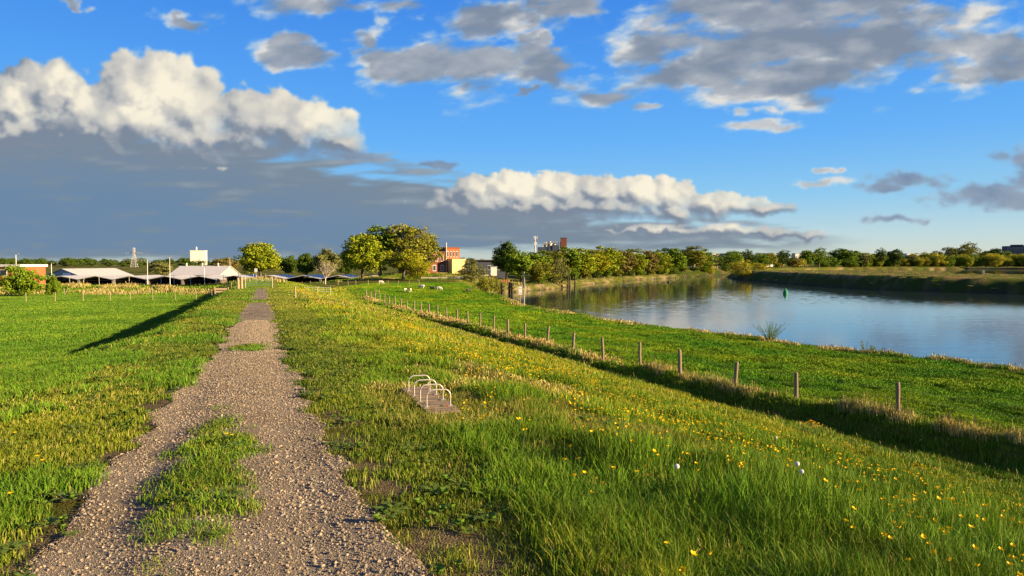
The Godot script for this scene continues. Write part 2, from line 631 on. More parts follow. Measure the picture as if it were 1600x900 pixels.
# ---------- terrain ----------
func height(x: float, d: float) -> float:
	var s := UX * x + UD * d
	var t := UD * x - UX * d
	var near := 1.0 - smoothstep(100.0, 150.0, d)
	var y := -3.0
	if near > 0.0:
		var crown := -0.015 * clampf(s, -30.0, 86.0)
		if t > -0.3:
			var ft := fence_t(s)
			var lane := t - 2.6
			var slope := crown - 0.05 * clampf(t - 0.7, 0.0, 1.9)
			if lane > 0.0:
				slope -= 0.275 * (lane * lane / 3.0 if lane < 1.5 else lane - 0.75)
			var low := -4.86
			y = low + log(1.0 + exp(minf((slope - low) * 4.0, 30.0))) * 0.25
			if t > ft - 1.3:
				var past := -4.05 - 0.044 * clampf(t - ft, 0.0, 30.0)
				y = lerpf(y, past, smoothstep(-1.25, -0.25, t - ft))
				if t > ft:
					y += (n_hum.get_noise_2d(s * 0.42, t * 1.5) * 0.085 + n_hum.get_noise_2d(s * 1.3 + 40.0, t * 3.4) * 0.03) * smoothstep(0.0, 1.5, t - ft)
			y += n_hum.get_noise_2d(x, d) * 0.15 * smoothstep(1.5, 4.0, t) + n_big.get_noise_2d(x * 2.0, d * 2.0) * 0.2 * smoothstep(3.0, 8.0, t)
		else:
			var field := -1.62 - 0.0152 * clampf(d, 0.0, 112.0)
			var w1 := lerpf(13.0, 6.3, smoothstep(12.0, 27.0, s))
			var f := clampf((-t - 2.5) / (w1 - 2.5), 0.0, 1.0)
			y = lerpf(crown - 0.02 * clampf(-t - 1.3, 0, 2), field, lerpf(f, smoothstep(0.0, 1.0, f), 0.45))
			y += n_hum.get_noise_2d(x, d) * 0.085 * smoothstep(1.4, 3.5, -t) + n_big.get_noise_2d(x, d) * 0.10 * smoothstep(3.0, 8.0, -t)
			var berm := exp(-pow((d - 124.0 + n_big.get_noise_1d(x * 0.5) * 5.0) / 9.0, 2.0)) * 1.25 * smoothstep(-18.0, -34.0, x)
			y += berm
	if near < 1.0:
		var far := -2.7 + n_big.get_noise_2d(x * 0.3, d * 0.3) * 0.4
		var k := (x + 24.0) * (x + 24.0) / 900.0 + (d - 208.0) * (d - 208.0) / 1600.0
		far += 1.35 * exp(-k)
		if x > -14.0 and x < 120.0 and d > 150.0:
			far = lerpf(far, -4.3 + n_big.get_noise_2d(x, d) * 0.5, smoothstep(-14.0, 4.0, x) * smoothstep(150.0, 190.0, d) * smoothstep(600.0, 480.0, d) * smoothstep(40.0, 16.0, bank(x, d)))
		if x < -30.0:
			far -= 1.6 * smoothstep(-30.0, -60.0, x) * smoothstep(2400.0, 1600.0, d)
		if x < -20.0 and d < 175.0:
			far += exp(-pow((d - 124.0 + n_big.get_noise_1d(x * 0.5) * 5.0) / 9.0, 2.0)) * 1.2 * smoothstep(-18.0, -34.0, x)
		if x > 90.0:
			far = lerpf(far, -2.15 - 0.45 * smoothstep(108.0, 135.0, x) + n_big.get_noise_2d(x * 0.5, d * 0.5) * 0.25, smoothstep(90.0, 100.0, x) * smoothstep(500.0, 430.0, d))
		y = lerpf(far, y, near)
	if t > 24.0 or d > 128.0:
		var r := bank(x, d)
		if r < 14.0:
			if x > 84.0 and d < 500.0 and r > -4.0:
				y = lerpf(y, -2.15 - 0.45 * smoothstep(108.0, 135.0, x) + n_big.get_noise_2d(x * 0.5, d * 0.5) * 0.25, smoothstep(84.0, 95.0, x))
			var steep := 0.62 if d > 128.0 else 1.2
			y = minf(y, WATER_Y - 0.02 + r * steep + (n_hum.get_noise_2d(x * 0.6, d * 0.6) * 0.35 if r > 0.0 else 0.0))
			y = maxf(y, -9.0)
	return y


func ground_color(x: float, d: float, y: float) -> Color:
	var s := UX * x + UD * d
	var t := UD * x - UX * d
	var v := n_big.get_noise_2d(x * 1.7, d * 1.7)
	var w := n_mid.get_noise_2d(x, d)
	var c := Color(0.085, 0.115, 0.018)
	if d < 140.0:
		var ft := fence_t(s)
		if t > ft - 0.4:
			c = Color(0.072, 0.130, 0.010).lerp(Color(0.095, 0.145, 0.012), clampf(v + 0.5, 0, 1))
		elif t > 2.2:
			c = Color(0.075, 0.105, 0.013).lerp(Color(0.125, 0.125, 0.028), clampf(v * 1.2 + 0.4, 0, 1))
		elif t > -2.6:
			c = Color(0.095, 0.095, 0.022).lerp(Color(0.15, 0.115, 0.065), smoothstep(0.05, 0.35, w * 0.6 + 0.25 - 0.18 * absf(absf(t + 0.3) - 1.0) + 0.3 * smoothstep(9.0, 5.0, s) * smoothstep(0.4, 0.7, t)))
		else:
			c = Color(0.068, 0.105, 0.013).lerp(Color(0.115, 0.12, 0.025), clampf(v * 1.1 + 0.35, 0, 1))
	else:
		c = Color(0.085, 0.11, 0.016).lerp(Color(0.15, 0.13, 0.035), clampf(v * 1.5 + 0.3, 0, 1))
	if x < -25.0 and d > 110.0 and d < 140.0:
		c = Color(0.07, 0.10, 0.015).lerp(Color(0.22, 0.145, 0.06), smoothstep(0.0, 0.4, v + w * 0.4))
	if x > 84.0 and d > 100.0 and d < 520.0:
		c = Color(0.10, 0.12, 0.02).lerp(Color(0.26, 0.18, 0.08), smoothstep(-0.15, 0.3, v + 0.3 * w))
		if y < -2.7:
			c = Color(0.045, 0.065, 0.014).lerp(Color(0.10, 0.085, 0.035), smoothstep(0.0, 0.5, v + w * 0.5))
	elif d > 165.0 and y < -4.4:
		c = Color(0.10, 0.115, 0.02).lerp(Color(0.27, 0.21, 0.11), smoothstep(-0.05, 0.4, v + w * 0.5))
	if y < WATER_Y + 0.12:
		c = Color(0.045, 0.04, 0.03)
	return c


func terrain() -> void:
	var angles := PackedFloat32Array()
	var a := -180.0
	while a < 180.0 - 0.01:
		angles.append(a)
		a += 0.22 if a >= -44.0 and a < 44.0 else 4.0
	var rings := PackedFloat32Array()
	var r := 0.5
	while r < 7000.0:
		rings.append(r)
		r *= 1.0095 if r < 170.0 else (1.017 if r < 900.0 else 1.2)
	var na := angles.size()
	var nr := rings.size()
	var v := PackedVector3Array()
	var nm := PackedVector3Array()
	var cl := PackedColorArray()
	v.resize(na * nr)
	nm.resize(na * nr)
	cl.resize(na * nr)
	var sines := PackedVector2Array()
	for q in angles:
		sines.append(Vector2(sin(deg_to_rad(q)), cos(deg_to_rad(q))))
	var k := 0
	for ring in rings:
		for i in na:
			var x := sines[i].x * ring
			var d := sines[i].y * ring
			var y := height(x, d)
			v[k] = Vector3(x, y, -d)
			cl[k] = ground_color(x, d, y)
			k += 1
	var index := PackedInt32Array()
	index.resize((nr - 1) * na * 6)
	k = 0
	for j in nr:
		for i in na:
			var me := j * na + i
			var du := v[j * na + (i + 1) % na] - v[j * na + (i + na - 1) % na]
			var dv := v[mini(j + 1, nr - 1) * na + i] - v[maxi(j - 1, 0) * na + i]
			var n := du.cross(dv).normalized()
			nm[me] = n if n.y > 0.0 else -n
			if j < nr - 1:
				var right := j * na + (i + 1) % na
				index[k] = me
				index[k + 1] = me + na
				index[k + 2] = right + na
				index[k + 3] = me
				index[k + 4] = right + na
				index[k + 5] = right
				k += 6
	structure("ground", array_mesh(v, nm, cl, index), mats["ground"])


func array_mesh(v: PackedVector3Array, nm: PackedVector3Array, cl: PackedColorArray, index: PackedInt32Array) -> ArrayMesh:
	var arrays := []
	arrays.resize(Mesh.ARRAY_MAX)
	arrays[Mesh.ARRAY_VERTEX] = v
	arrays[Mesh.ARRAY_NORMAL] = nm
	if cl.size():
		arrays[Mesh.ARRAY_COLOR] = cl
	arrays[Mesh.ARRAY_INDEX] = index
	var m := ArrayMesh.new()
	m.add_surface_from_arrays(Mesh.PRIMITIVE_TRIANGLES, arrays)
	return m


func path_half(s: float, side: float) -> float:   # t of the path's left (-1) or right (+1) edge
	var wob := n_mid.get_noise_2d(s * 0.7, side * 40.0) * 0.16 + n_mid.get_noise_2d(s * 2.6, side * 80.0) * 0.06
	var slim := 0.25 * smoothstep(7.5, 17.0, s)
	if side < 0.0:
		return -1.22 + slim + wob
	return 0.56 - slim + wob + 0.42 * smoothstep(5.6, 3.2, s)


func path_lift(x: float, d: float, t: float) -> float:   # the path's crown and two shallow wheel ruts
	return 0.037 + n_mid.get_noise_2d(x * 2.0, d * 2.0) * 0.009 + 0.018 * exp(-pow((t + 0.42) / 0.3, 2.0)) - 0.024 * (exp(-pow((t + 0.95) / 0.22, 2.0)) + exp(-pow((t - 0.25) / 0.25, 2.0)))


func path_and_water() -> void:
	var v := PackedVector3Array()
	var nm := PackedVector3Array()
	var cl := PackedColorArray()
	var index := PackedInt32Array()
	var across := 28
	var s := 0.4
	var rows := 0
	while s < 84.0:
		var l := path_half(s, -1.0) - 0.10
		var rr := path_half(s, 1.0) + 0.10
		for i in across + 1:
			var f := float(i) / across
			var t := lerpf(l, rr, f)
			var p := st_to_world(s, t)
			var inset := minf(f, 1.0 - f)
			var y := height(p.x, p.y) + path_lift(p.x, p.y, t) - 0.075 * smoothstep(0.07, 0.0, inset)
			v.append(Vector3(p.x, y, -p.y))
			var e := 0.05
			var yx := height(p.x + e, p.y) - height(p.x - e, p.y)
			var yd := height(p.x, p.y + e) - height(p.x, p.y - e)
			nm.append(Vector3(-yx, 2.0 * e, yd).normalized())
			var w := n_mid.get_noise_2d(p.x * 0.8 + 60.0, p.y * 0.8)
			var fines := clampf(w * 0.9 + 0.35 + 0.35 * (exp(-pow((t + 0.95) / 0.25, 2.0)) + exp(-pow((t - 0.25) / 0.28, 2.0))) + n_mid.get_noise_2d(p.x * 5.0, p.y * 5.0) * 0.35, 0, 1)
			cl.append(Color(0.245, 0.198, 0.137).lerp(Color(0.365, 0.305, 0.22), fines))
		rows += 1
		s *= 1.02
		s += 0.01
	for j in rows - 1:
		for i in across:
			var q := j * (across + 1) + i
			index.append_array([q, q + across + 1, q + across + 2, q, q + across + 2, q + 1])
	structure("path", array_mesh(v, nm, cl, index), mats["gravel_path"])
	water_sheet()


func ripple(x: float, d: float) -> float:
	var calm := smoothstep(-0.25, 0.35, n_big.get_noise_2d(x * 0.25 + 400.0, d * 0.5))
	return (n_hum.get_noise_2d(x * 0.22, d * 0.8) * 0.016 + n_hum.get_noise_2d(x * 0.7 + 90.0, d * 2.3) * 0.0045) * lerpf(0.12, 0.6, calm)


func water_sheet() -> void:
	var angles := PackedFloat32Array()
	var a := -24.0
	while a < 130.0:
		angles.append(a)
		a += 0.3 if a >= -4.0 and a < 40.0 else 3.0
	var v := PackedVector3Array()
	var nm := PackedVector3Array()
	var index := PackedInt32Array()
	var r := 22.0
	var rows := 0
	while r < 1150.0:
		for q in angles:
			var x := sin(deg_to_rad(q)) * r
			var d := cos(deg_to_rad(q)) * r
			var y := ripple(x, d)
			v.append(Vector3(x, WATER_Y + y, -d))
			nm.append(Vector3(-(ripple(x + 0.12, d) - y) / 0.12, 1.0, (ripple(x, d + 0.12) - y) / 0.12).normalized())
		rows += 1
		r *= 1.0065
	var na := angles.size()
	for j in rows - 1:
		for i in na - 1:
			var q := j * na + i
			index.append_array([q, q + na, q + na + 1, q, q + na + 1, q + 1])
	structure("river_water", array_mesh(v, nm, PackedColorArray(), index), mats["water"])


# ---------- grass ----------
# kind: [blade heights, lean, colours with shares, share of seed stalks]
const SWARD := {
	"lush": [0.09, 0.23, 0.6, [[0.105, 0.205, 0.012, 4], [0.15, 0.24, 0.016, 4], [0.07, 0.15, 0.014, 3], [0.24, 0.25, 0.04, 1.4]], 0.005],
	"meadow": [0.08, 0.19, 0.6, [[0.175, 0.23, 0.014, 4], [0.24, 0.265, 0.022, 3], [0.115, 0.19, 0.014, 3], [0.34, 0.30, 0.08, 0.9]], 0.010],
	"verge": [0.02, 0.072, 0.8, [[0.115, 0.165, 0.014, 4], [0.16, 0.185, 0.022, 3], [0.08, 0.135, 0.014, 4], [0.30, 0.25, 0.09, 1.1]], 0.0],
	"dry": [0.05, 0.14, 0.7, [[0.23, 0.21, 0.045, 3], [0.36, 0.29, 0.10, 1.6], [0.15, 0.19, 0.02, 4]], 0.02],
	"pasture": [0.04, 0.10, 0.6, [[0.115, 0.23, 0.009, 4], [0.15, 0.26, 0.011, 3], [0.095, 0.20, 0.011, 3]], 0.0],
	"field": [0.05, 0.135, 0.65, [[0.085, 0.185, 0.014, 4], [0.115, 0.21, 0.016, 3], [0.065, 0.15, 0.016, 3], [0.19, 0.21, 0.05, 0.8]], 0.0],
	"straw": [0.20, 0.48, 0.4, [[0.48, 0.38, 0.16, 5], [0.38, 0.30, 0.12, 4], [0.13, 0.17, 0.02, 5]], 0.06],
}
# each ring of distance: [from, to, tufts per square metre, tuft radius, blades, blade width]
const RINGS := [[1.3, 5.0, 300.0, 0.11, 30, 0.0042], [5.0, 10.0, 190.0, 0.14, 34, 0.0062], [10.0, 19.0, 85.0, 0.19, 40, 0.010], [19.0, 38.0, 32.0, 0.30, 52, 0.017], [38.0, 70.0, 11.0, 0.50, 66, 0.032], [70.0, 150.0, 3.4, 0.85, 84, 0.06]]


func tuft(kind: String, ring: Array, r: RandomNumberGenerator) -> ArrayMesh:
	var spec: Array = SWARD[kind]
	var v := PackedVector3Array()
	var nm := PackedVector3Array()
	var cl := PackedColorArray()
	var index := PackedInt32Array()
	var shares := 0.0
	for c in spec[3]:
		shares += c[3]
	for b in int(ring[4]):
		var a := r.randf() * TAU
		var base: Vector3 = Vector3(cos(a), 0, sin(a)) * ring[3] * sqrt(r.randf())
		var h := r.randf_range(spec[0], spec[1])
		var w: float = ring[5] * r.randf_range(0.7, 1.3)
		var pick := r.randf() * shares
		var col := Color.WHITE
		for c in spec[3]:
			pick -= c[3]
			if pick <= 0.0:
				col = Color(c[0], c[1], c[2])
				break
		col = col * r.randf_range(0.82, 1.18)
		col.a = 1.0
		var stalk: bool = r.randf() < spec[4]
		if stalk:
			h *= 1.35
			col = Color(0.36, 0.30, 0.12) if r.randf() < 0.6 else Color(0.26, 0.20, 0.08)
		var la := r.randf() * TAU
		var lean: Vector3 = Vector3(cos(la), 0, sin(la)) * h * spec[2] * r.randf_range(0.2, 1.0) * (0.4 if stalk else 1.0)
		var sa := r.randf() * TAU
		var side := Vector3(cos(sa), 0, sin(sa)) * w * 0.5
		var mid := base + lean * 0.32 + Vector3.UP * h * 0.58
		var tip: Vector3 = base + lean + Vector3.UP * h * (1.0 - 0.25 * spec[2] * r.randf())
		base.y -= 0.02
		var k := v.size()
		var n := side.cross(mid - base).normalized()
		var n2 := side.cross(tip - mid).normalized()
		if stalk:
			v.append_array([base - side * 0.5, base + side * 0.5, mid - side * 0.5, mid + side * 0.5, mid.lerp(tip, 0.6) - side * 1.6, mid.lerp(tip, 0.6) + side * 1.6, tip])
			for i in 7:
				nm.append(n)
				cl.append(col)
			index.append_array([k, k + 2, k + 1, k + 1, k + 2, k + 3, k + 2, k + 4, k + 3, k + 3, k + 4, k + 5, k + 4, k + 6, k + 5])
		else:
			v.append_array([base - side, base + side, mid - side * 0.85, mid + side * 0.85, tip])
			nm.append_array([n, n, (n + n2).normalized(), (n + n2).normalized(), n2])
			for i in 5:
				cl.append(col)
			index.append_array([k, k + 2, k + 1, k + 1, k + 2, k + 3, k + 2, k + 4, k + 3])
	return array_mesh(v, nm, cl, index)


func islet(s: float, t: float) -> float:    # grass islands along the middle of the path
	var w := n_mid.get_noise_2d(s * 1.5, t * 2.6) * 0.9
	var a := 1.0 - Vector2((s - 6.35) / 2.15, (t + 0.44) / 0.33).length() + w * 0.7
	var b := 1.0 - Vector2((s - 16.4) / 0.9, (t + 0.36) / 0.32).length() + w * 0.6
	var c := 1.0 - Vector2((s - 44.0) / 2.2, (t + 0.4) / 0.4).length() + w * 0.6
	return maxf(a, maxf(b, c))


func sward_at(s: float, t: float, x: float, d: float) -> String:
	var l := path_half(s, -1.0)
	var rr := path_half(s, 1.0)
	if s < 83.0 and t > l and t < rr:
		var isl := islet(s, t)
		if isl > 0.0 and rng.randf() < 0.16 + isl * 1.5:
			return "verge" if rng.randf() > isl * 1.1 else "islet"
		return ""
	var edge := minf(absf(t - l), absf(t - rr)) if s < 83.0 else 9.0
	var spotty := n_mid.get_noise_2d(x * 1.3 + 9.0, d * 1.3)
	if s < 8.0 and t > rr and t < rr + 1.4 and rng.randf() > 0.26 + (t - rr) * 0.5 + spotty * 1.3 + 0.045 * s:
		return ""
	if edge < 0.5 and rng.randf() > edge * 1.7 + spotty * 0.9 + 0.12:
		return ""
	var ft := fence_t(s)
	var broad := n_big.get_noise_2d(x * 3.2 + 30.0, d * 3.2) + rng.randf_range(-0.16, 0.16)
	spotty += rng.randf_range(-0.25, 0.25)
	if t > ft + 0.35:
		return "pasture"
	if absf(t - ft) <= 0.42 and s < 112.0:
		return "straw" if rng.randf() < (0.36 if d < 45.0 else 0.3) + broad else "lush"
	if absf(t - RACK_T) < 0.75 and s > RACK_S - 1.1 and s < RACK_S + RACK_L + 0.2:
		return "dry" if rng.randf() < 0.5 else "verge"
	if t > 0.0:
		var lush_from := 1.75 + broad * 1.1 + 0.5 * smoothstep(14.0, 30.0, s)
		if s < 6.0:
			lush_from -= 0.12 * (6.0 - s)
		if t < lush_from:
			return "verge"
		if t < 5.6 and s > 5.0 and s < 13.5 and broad + spotty * 0.3 > 0.05 and t > 2.3:
			return "dry"
		if broad * 0.8 + spotty * 0.35 + smoothstep(9.0, 22.0, s) * 0.5 - smoothstep(0.8, 0.2, (ft - t) / 3.0) * 0.6 > 0.22:
			return "meadow"
		return "lush"
	if -t < 3.2 + broad * 1.6:
		return "verge" if broad + spotty * 0.5 < 0.35 else "field"
	return "field"


func grasses() -> void:
	var lots := {}
	for k in RINGS.size():
		var ring: Array = RINGS[k]
		var half := deg_to_rad(43.5)
		var count := int((ring[1] * ring[1] - ring[0] * ring[0]) * half * ring[2])
		for i in count:
			var r := sqrt(rng.randf_range(ring[0] * ring[0], ring[1] * ring[1]))
			var a := rng.randf_range(-half, half)
			var x := r * sin(a)
			var d := r * cos(a)
			var s := UX * x + UD * d
			var t := UD * x - UX * d
			if t > 30.0 and bank(x, d) < 0.6:
				continue
			if d > 118.0 and x < -30.0:
				continue
			var kind := sward_at(s, t, x, d)
			if kind == "pasture" and t > 30.0 and bank(x, d) < 2.4 and n_mid.get_noise_2d(x * 0.5, d * 0.5) + rng.randf_range(-0.3, 0.3) > 0.0:
				kind = "straw" if rng.randf() < 0.3 else "lush"
			if kind == "":
				continue
			if in_rack(s, t):
				continue
			var tall := 1.0
			if kind == "islet" or kind == "verge" and t > path_half(s, -1.0) and t < path_half(s, 1.0):
				kind = "verge" if rng.randf() < 0.55 else "field"
				tall = 0.8 if kind == "verge" else 0.5
			var y := height(x, d) + (path_lift(x, d, t) if tall < 1.0 else 0.0)
			var broad := n_big.get_noise_2d(x * 2.0, d * 2.0 + 77.0)
			var size := rng.randf_range(0.75, 1.25) * tall
			if kind == "lush" or kind == "meadow":
				size *= 0.85 + 0.7 * clampf(n_mid.get_noise_2d(x * 0.8, d * 0.8) + 0.2, -0.3, 0.8)
				size *= lerpf(0.5, 1.0, smoothstep(1.4, 3.4, absf(t) + broad * 0.8)) * lerpf(1.15, 1.0, smoothstep(4.0, 12.0, d))
			elif kind == "pasture":
				size *= 0.8 + 0.6 * clampf(n_hum.get_noise_2d(s * 0.5 + 9.0, t * 1.7), -0.4, 0.7)
			elif kind == "straw" and d > 38.0:
				size *= 0.75
			var b := Basis(Vector3.UP, rng.randf() * TAU).scaled(Vector3(1.0, size, 1.0))
			var id := "%s %d %d" % [kind, k, rng.randi() % 2]
			if not lots.has(id):
				lots[id] = [[], PackedColorArray()]
			lots[id][0].append(Transform3D(b, Vector3(x, y, -d)))
			var tint := 1.0 + broad * 0.35 + n_mid.get_noise_2d(x * 0.8 + 300.0, d * 0.8) * 0.28
			var dry := 0.25
			if kind == "pasture":
				dry = 0.7
				if n_mid.get_noise_2d(s * 0.35 + 500.0, t * 0.6) + rng.randf_range(-0.12, 0.12) > 0.34:
					tint *= 0.72
			lots[id][1].append(Color(tint * (1.0 + broad * dry + rng.randf_range(-0.08, 0.08)), tint, tint))
	var called := {"lush": ["tall_grass", "tall lush green grass on the upper dike slope"], "meadow": ["meadow_grass", "yellow-green flowering meadow grass on the dike slope"], "verge": ["verge_grass", "short trodden olive grass beside the gravel path"],
		"dry": ["dry_grass", "patchy tan dry grass below the bicycle rack"], "pasture": ["pasture_grass", "short bright green grazed grass between fence and river"], "field": ["field_grass", "green grass of the low field left of the path"], "straw": ["straw_grass", "dead straw-coloured grass along the pasture fence"]}
	var mm_parts := {}
	var made := RandomNumberGenerator.new()
	made.seed = 77
	for id in lots:
		var bits: PackedStringArray = id.split(" ")
		var kind := bits[0]
		var mesh := tuft(kind, RINGS[int(bits[1])], made)
		var o := copies(mesh, lots[id][0], lots[id][1], mats["grass"])
		if not mm_parts.has(kind):
			var root := thing(called[kind][0], called[kind][1], "grass")
			root.set_meta("kind", "stuff")
			mm_parts[kind] = root
		o.name = "tufts"
		o.set_meta("kind", "stuff")
		mm_parts[kind].add_child(o, true)


func copies(mesh: Mesh, where: Array, colors: PackedColorArray, m: Material) -> MultiMeshInstance3D:
	var mm := MultiMesh.new()
	mm.transform_format = MultiMesh.TRANSFORM_3D
	mm.use_colors = colors.size() > 0
	mm.mesh = mesh
	mm.instance_count = where.size()
	for i in where.size():
		mm.set_instance_transform(i, where[i])
		if colors.size():
			mm.set_instance_color(i, colors[i])
	var o := MultiMeshInstance3D.new()
	o.multimesh = mm
	o.material_override = m
	return o


func stuff(called: String, o: MultiMeshInstance3D, label: String, category: String) -> void:
	o.name = numbered(called)
	add_child(o)
	tag(o, label, category, "", "stuff")


func rock(r: RandomNumberGenerator) -> ArrayMesh:
	var st := tool()
	var s := SphereMesh.new()
	s.radial_segments = 6
	s.rings = 3
	s.radius = 0.5
	s.height = 1.0
	var a := s.get_mesh_arrays()
	var v: PackedVector3Array = a[Mesh.ARRAY_VERTEX]
	var ix: PackedInt32Array = a[Mesh.ARRAY_INDEX]
	var n := FastNoiseLite.new()
	n.seed = r.randi() % 1000
	n.frequency = 0.9
	for i in range(0, ix.size(), 3):
		var p := []
		for k in 3:
			var q := v[ix[i + k]]
			p.append(q * (0.75 + 0.8 * n.get_noise_3dv(q * 1.5)) * Vector3(1.1, 0.65, 0.85))
		if p[0].distance_to(p[1]) > 0.001 and p[1].distance_to(p[2]) > 0.001 and p[0].distance_to(p[2]) > 0.001:
			tri(st, p[0], p[1], p[2], p[0] + p[1] + p[2])
	return st.commit()


# ---------- flowers, gravel ----------
func bloom_mesh(petals: int, radius: float, cup: float, c: Color, heart: Color) -> ArrayMesh:
	var v := PackedVector3Array()
	var nm := PackedVector3Array()
	var cl := PackedColorArray()
	var ix := PackedInt32Array()
	for i in petals:
		var a := TAU * i / petals
		var half := PI / petals * 1.05
		var k := v.size()
		var dir := Vector3(cos(a), 0, sin(a))
		var e0 := Vector3(cos(a - half), 0, sin(a - half)) * radius * 0.75 + Vector3.UP * cup * 0.6
		var e1 := Vector3(cos(a + half), 0, sin(a + half)) * radius * 0.75 + Vector3.UP * cup * 0.6
		var tip := dir * radius + Vector3.UP * cup
		v.append_array([Vector3.ZERO, e0, tip, e1])
		var n := (Vector3.UP - dir * cup / radius).normalized()
		for j in 4:
			nm.append(n)
			cl.append(heart if j == 0 else c)
		ix.append_array([k, k + 1, k + 2, k, k + 2, k + 3])
	return array_mesh(v, nm, cl, ix)


func stem_mesh(h: float, bend: float, w: float) -> ArrayMesh:
	return tube_mesh([Vector3(-bend, -0.02, 0), Vector3(-bend * 0.4, h * 0.5, 0), Vector3(0, h, 0)], [w, w * 0.9, w * 0.7], 4)


func flowers() -> void:
	# gravel on the path: loose stones
	var r := RandomNumberGenerator.new()
	r.seed = 313
	for v in 3:
		var where := []
		var cols := PackedColorArray()
		for i in 36000:
			var s := 2.0 + pow(r.randf(), 2.0) * 24.0
			var spill := pow(r.randf(), 2.0) * 1.2 * smoothstep(8.0, 4.0, s) if i % 5 == 0 else 0.1
			var t := r.randf_range(path_half(s, -1.0) - 0.1, path_half(s, 1.0) + spill)
			if islet(s, t) > 0.15:
				continue
			var p := st_to_world(s, t)
			var size := 0.005 + 0.020 * pow(r.randf(), 7.0) + 0.0006 * s
			if t > 0.05 and s < 7.0 and r.randf() < 0.5:
				size *= 1.35
			var b := Basis.from_euler(Vector3(r.randf_range(-0.4, 0.4), r.randf() * TAU, r.randf_range(-0.4, 0.4))).scaled(Vector3.ONE * size)
			where.append(Transform3D(b, Vector3(p.x, height(p.x, p.y) + path_lift(p.x, p.y, t) - 0.075 * smoothstep(-0.02, 0.12, maxf(path_half(s, -1.0) - t, t - path_half(s, 1.0))) + size * 0.12, -p.y)))
			var g := r.randf_range(0.5, 1.15)
			cols.append([Color(0.29, 0.235, 0.165), Color(0.22, 0.18, 0.13), Color(0.34, 0.26, 0.18), Color(0.33, 0.29, 0.235)][r.randi() % 4] * g)
		var o := copies(rock(r), where, cols, mats["pebble"])
		stuff("loose_gravel", o, ["small brown loose gravel scattered over the path", "coarse angular gravel lying on the path surface", "pale mixed gravel strewn along the path"][v], "gravel")
	broad_leaves(r)
	# buttercups: 300 near ones singly, the rest as a drift
	var yellow := Color(0.88, 0.57, 0.008)
	var blooms := [bloom_mesh(5, 0.0165, 0.015, yellow, Color(0.6, 0.36, 0.01)), bloom_mesh(5, 0.019, 0.011, yellow, Color(0.6, 0.36, 0.01))]
	var stems := [stem_mesh(0.32, 0.05, 0.0016), stem_mesh(0.38, 0.02, 0.0016), stem_mesh(0.28, 0.07, 0.0015)]
	var stem_m := mat("flower_stem", lin(0.08, 0.15, 0.02), 0.7)
	var made := 0
	var tries := 0
	while made < 300 and tries < 20000:
		tries += 1
		var t := r.randf_range(1.8, 7.8)
		var s := r.randf_range(1.0, 8.0)
		var p := st_to_world(s, t)
		if p.y < 2.4 or absf(p.x) > p.y * 0.76 or n_mid.get_noise_2d(p.x * 0.75 + 5.0, p.y * 0.75) + 0.12 - 0.05 * (p.y - 4.0) < r.randf_range(-0.15, 0.4):
			continue
		var y := height(p.x, p.y)
		var o := thing("buttercup", "small yellow buttercup on a thin stem in the tall foreground grass", "flower", Vector3(p.x, y, -p.y), r.randf() * TAU, "buttercups in the foreground grass")
		var k := made % 3
		put("stem", stems[k], stem_m, o)
		var b := put("bloom", blooms[made % 2], mats["petal"], o)
		b.position = Vector3(0, [0.32, 0.38, 0.28][k], 0)
		b.rotation = Vector3(r.randf_range(-0.5, 0.5), 0, r.randf_range(-0.7, 0.1))
		made += 1
	var drift := []
	var far_bloom := bloom_mesh(5, 0.015, 0.013, yellow, yellow)
	for i in 34000:
		var s := 6.0 + pow(r.randf(), 1.3) * 70.0
		var t := r.randf_range(2.6, 16.0)
		var p := st_to_world(s, t)
		var g := n_big.get_noise_2d(p.x * 2.5 + 200.0, p.y * 2.5) + n_mid.get_noise_2d(p.x * 0.6, p.y * 0.6) * 0.4 - 0.035 * absf(t - 7.0)
		if g < r.randf_range(-0.35, 0.35) or s < 7.8 and t < 7.8 or in_rack(s, t):
			continue
		drift.append(Transform3D(Basis.from_euler(Vector3(r.randf_range(-0.4, 0.4), r.randf() * TAU, r.randf_range(-0.6, 0.3))).scaled(Vector3.ONE * (1.0 + s * 0.008)), Vector3(p.x, height(p.x, p.y) + r.randf_range(0.15, 0.27), -p.y)))
	for i in 700:
		var s := r.randf_range(4.0, 50.0)
		var t := r.randf_range(-7.0, -2.2)
		var p := st_to_world(s, t)
		if n_mid.get_noise_2d(p.x * 0.5 + 31.0, p.y * 0.5) < 0.12:
			continue
		drift.append(Transform3D(Basis.from_euler(Vector3(r.randf_range(-0.3, 0.3), r.randf() * TAU, 0)), Vector3(p.x, height(p.x, p.y) + 0.11, -p.y)))
	stuff("buttercup_drift", copies(far_bloom, drift, PackedColorArray(), mats["petal"]), "countless tiny yellow buttercups spread over the dike slope", "flowers")
	# dandelions in flower and gone to seed
	var head := bloom_mesh(14, 0.022, 0.006, Color(0.88, 0.58, 0.006), Color(0.8, 0.45, 0.004))
	for q in [[60, 735, "in the field grass left of the path"], [8, 792, "at the edge of the left verge"], [360, 692, "on the grass island in the path"], [352, 690, "beside another on the path's grass island"], [52, 728, "behind another dandelion left of the path"], [18, 688, "in longer grass left of the path"], [1046, 876, "low down by the edge of tall grass"]]:
		var p := look_down(q[0], q[1] + 8.0)
		var o := thing("dandelion", "yellow dandelion flower " + q[2], "flower", p, r.randf() * TAU, "dandelions in flower")
		put("stem", stem_mesh(0.11, 0.02, 0.003), stem_m, o)
		put("flower_head", head, mats["petal"], o).position.y = 0.11
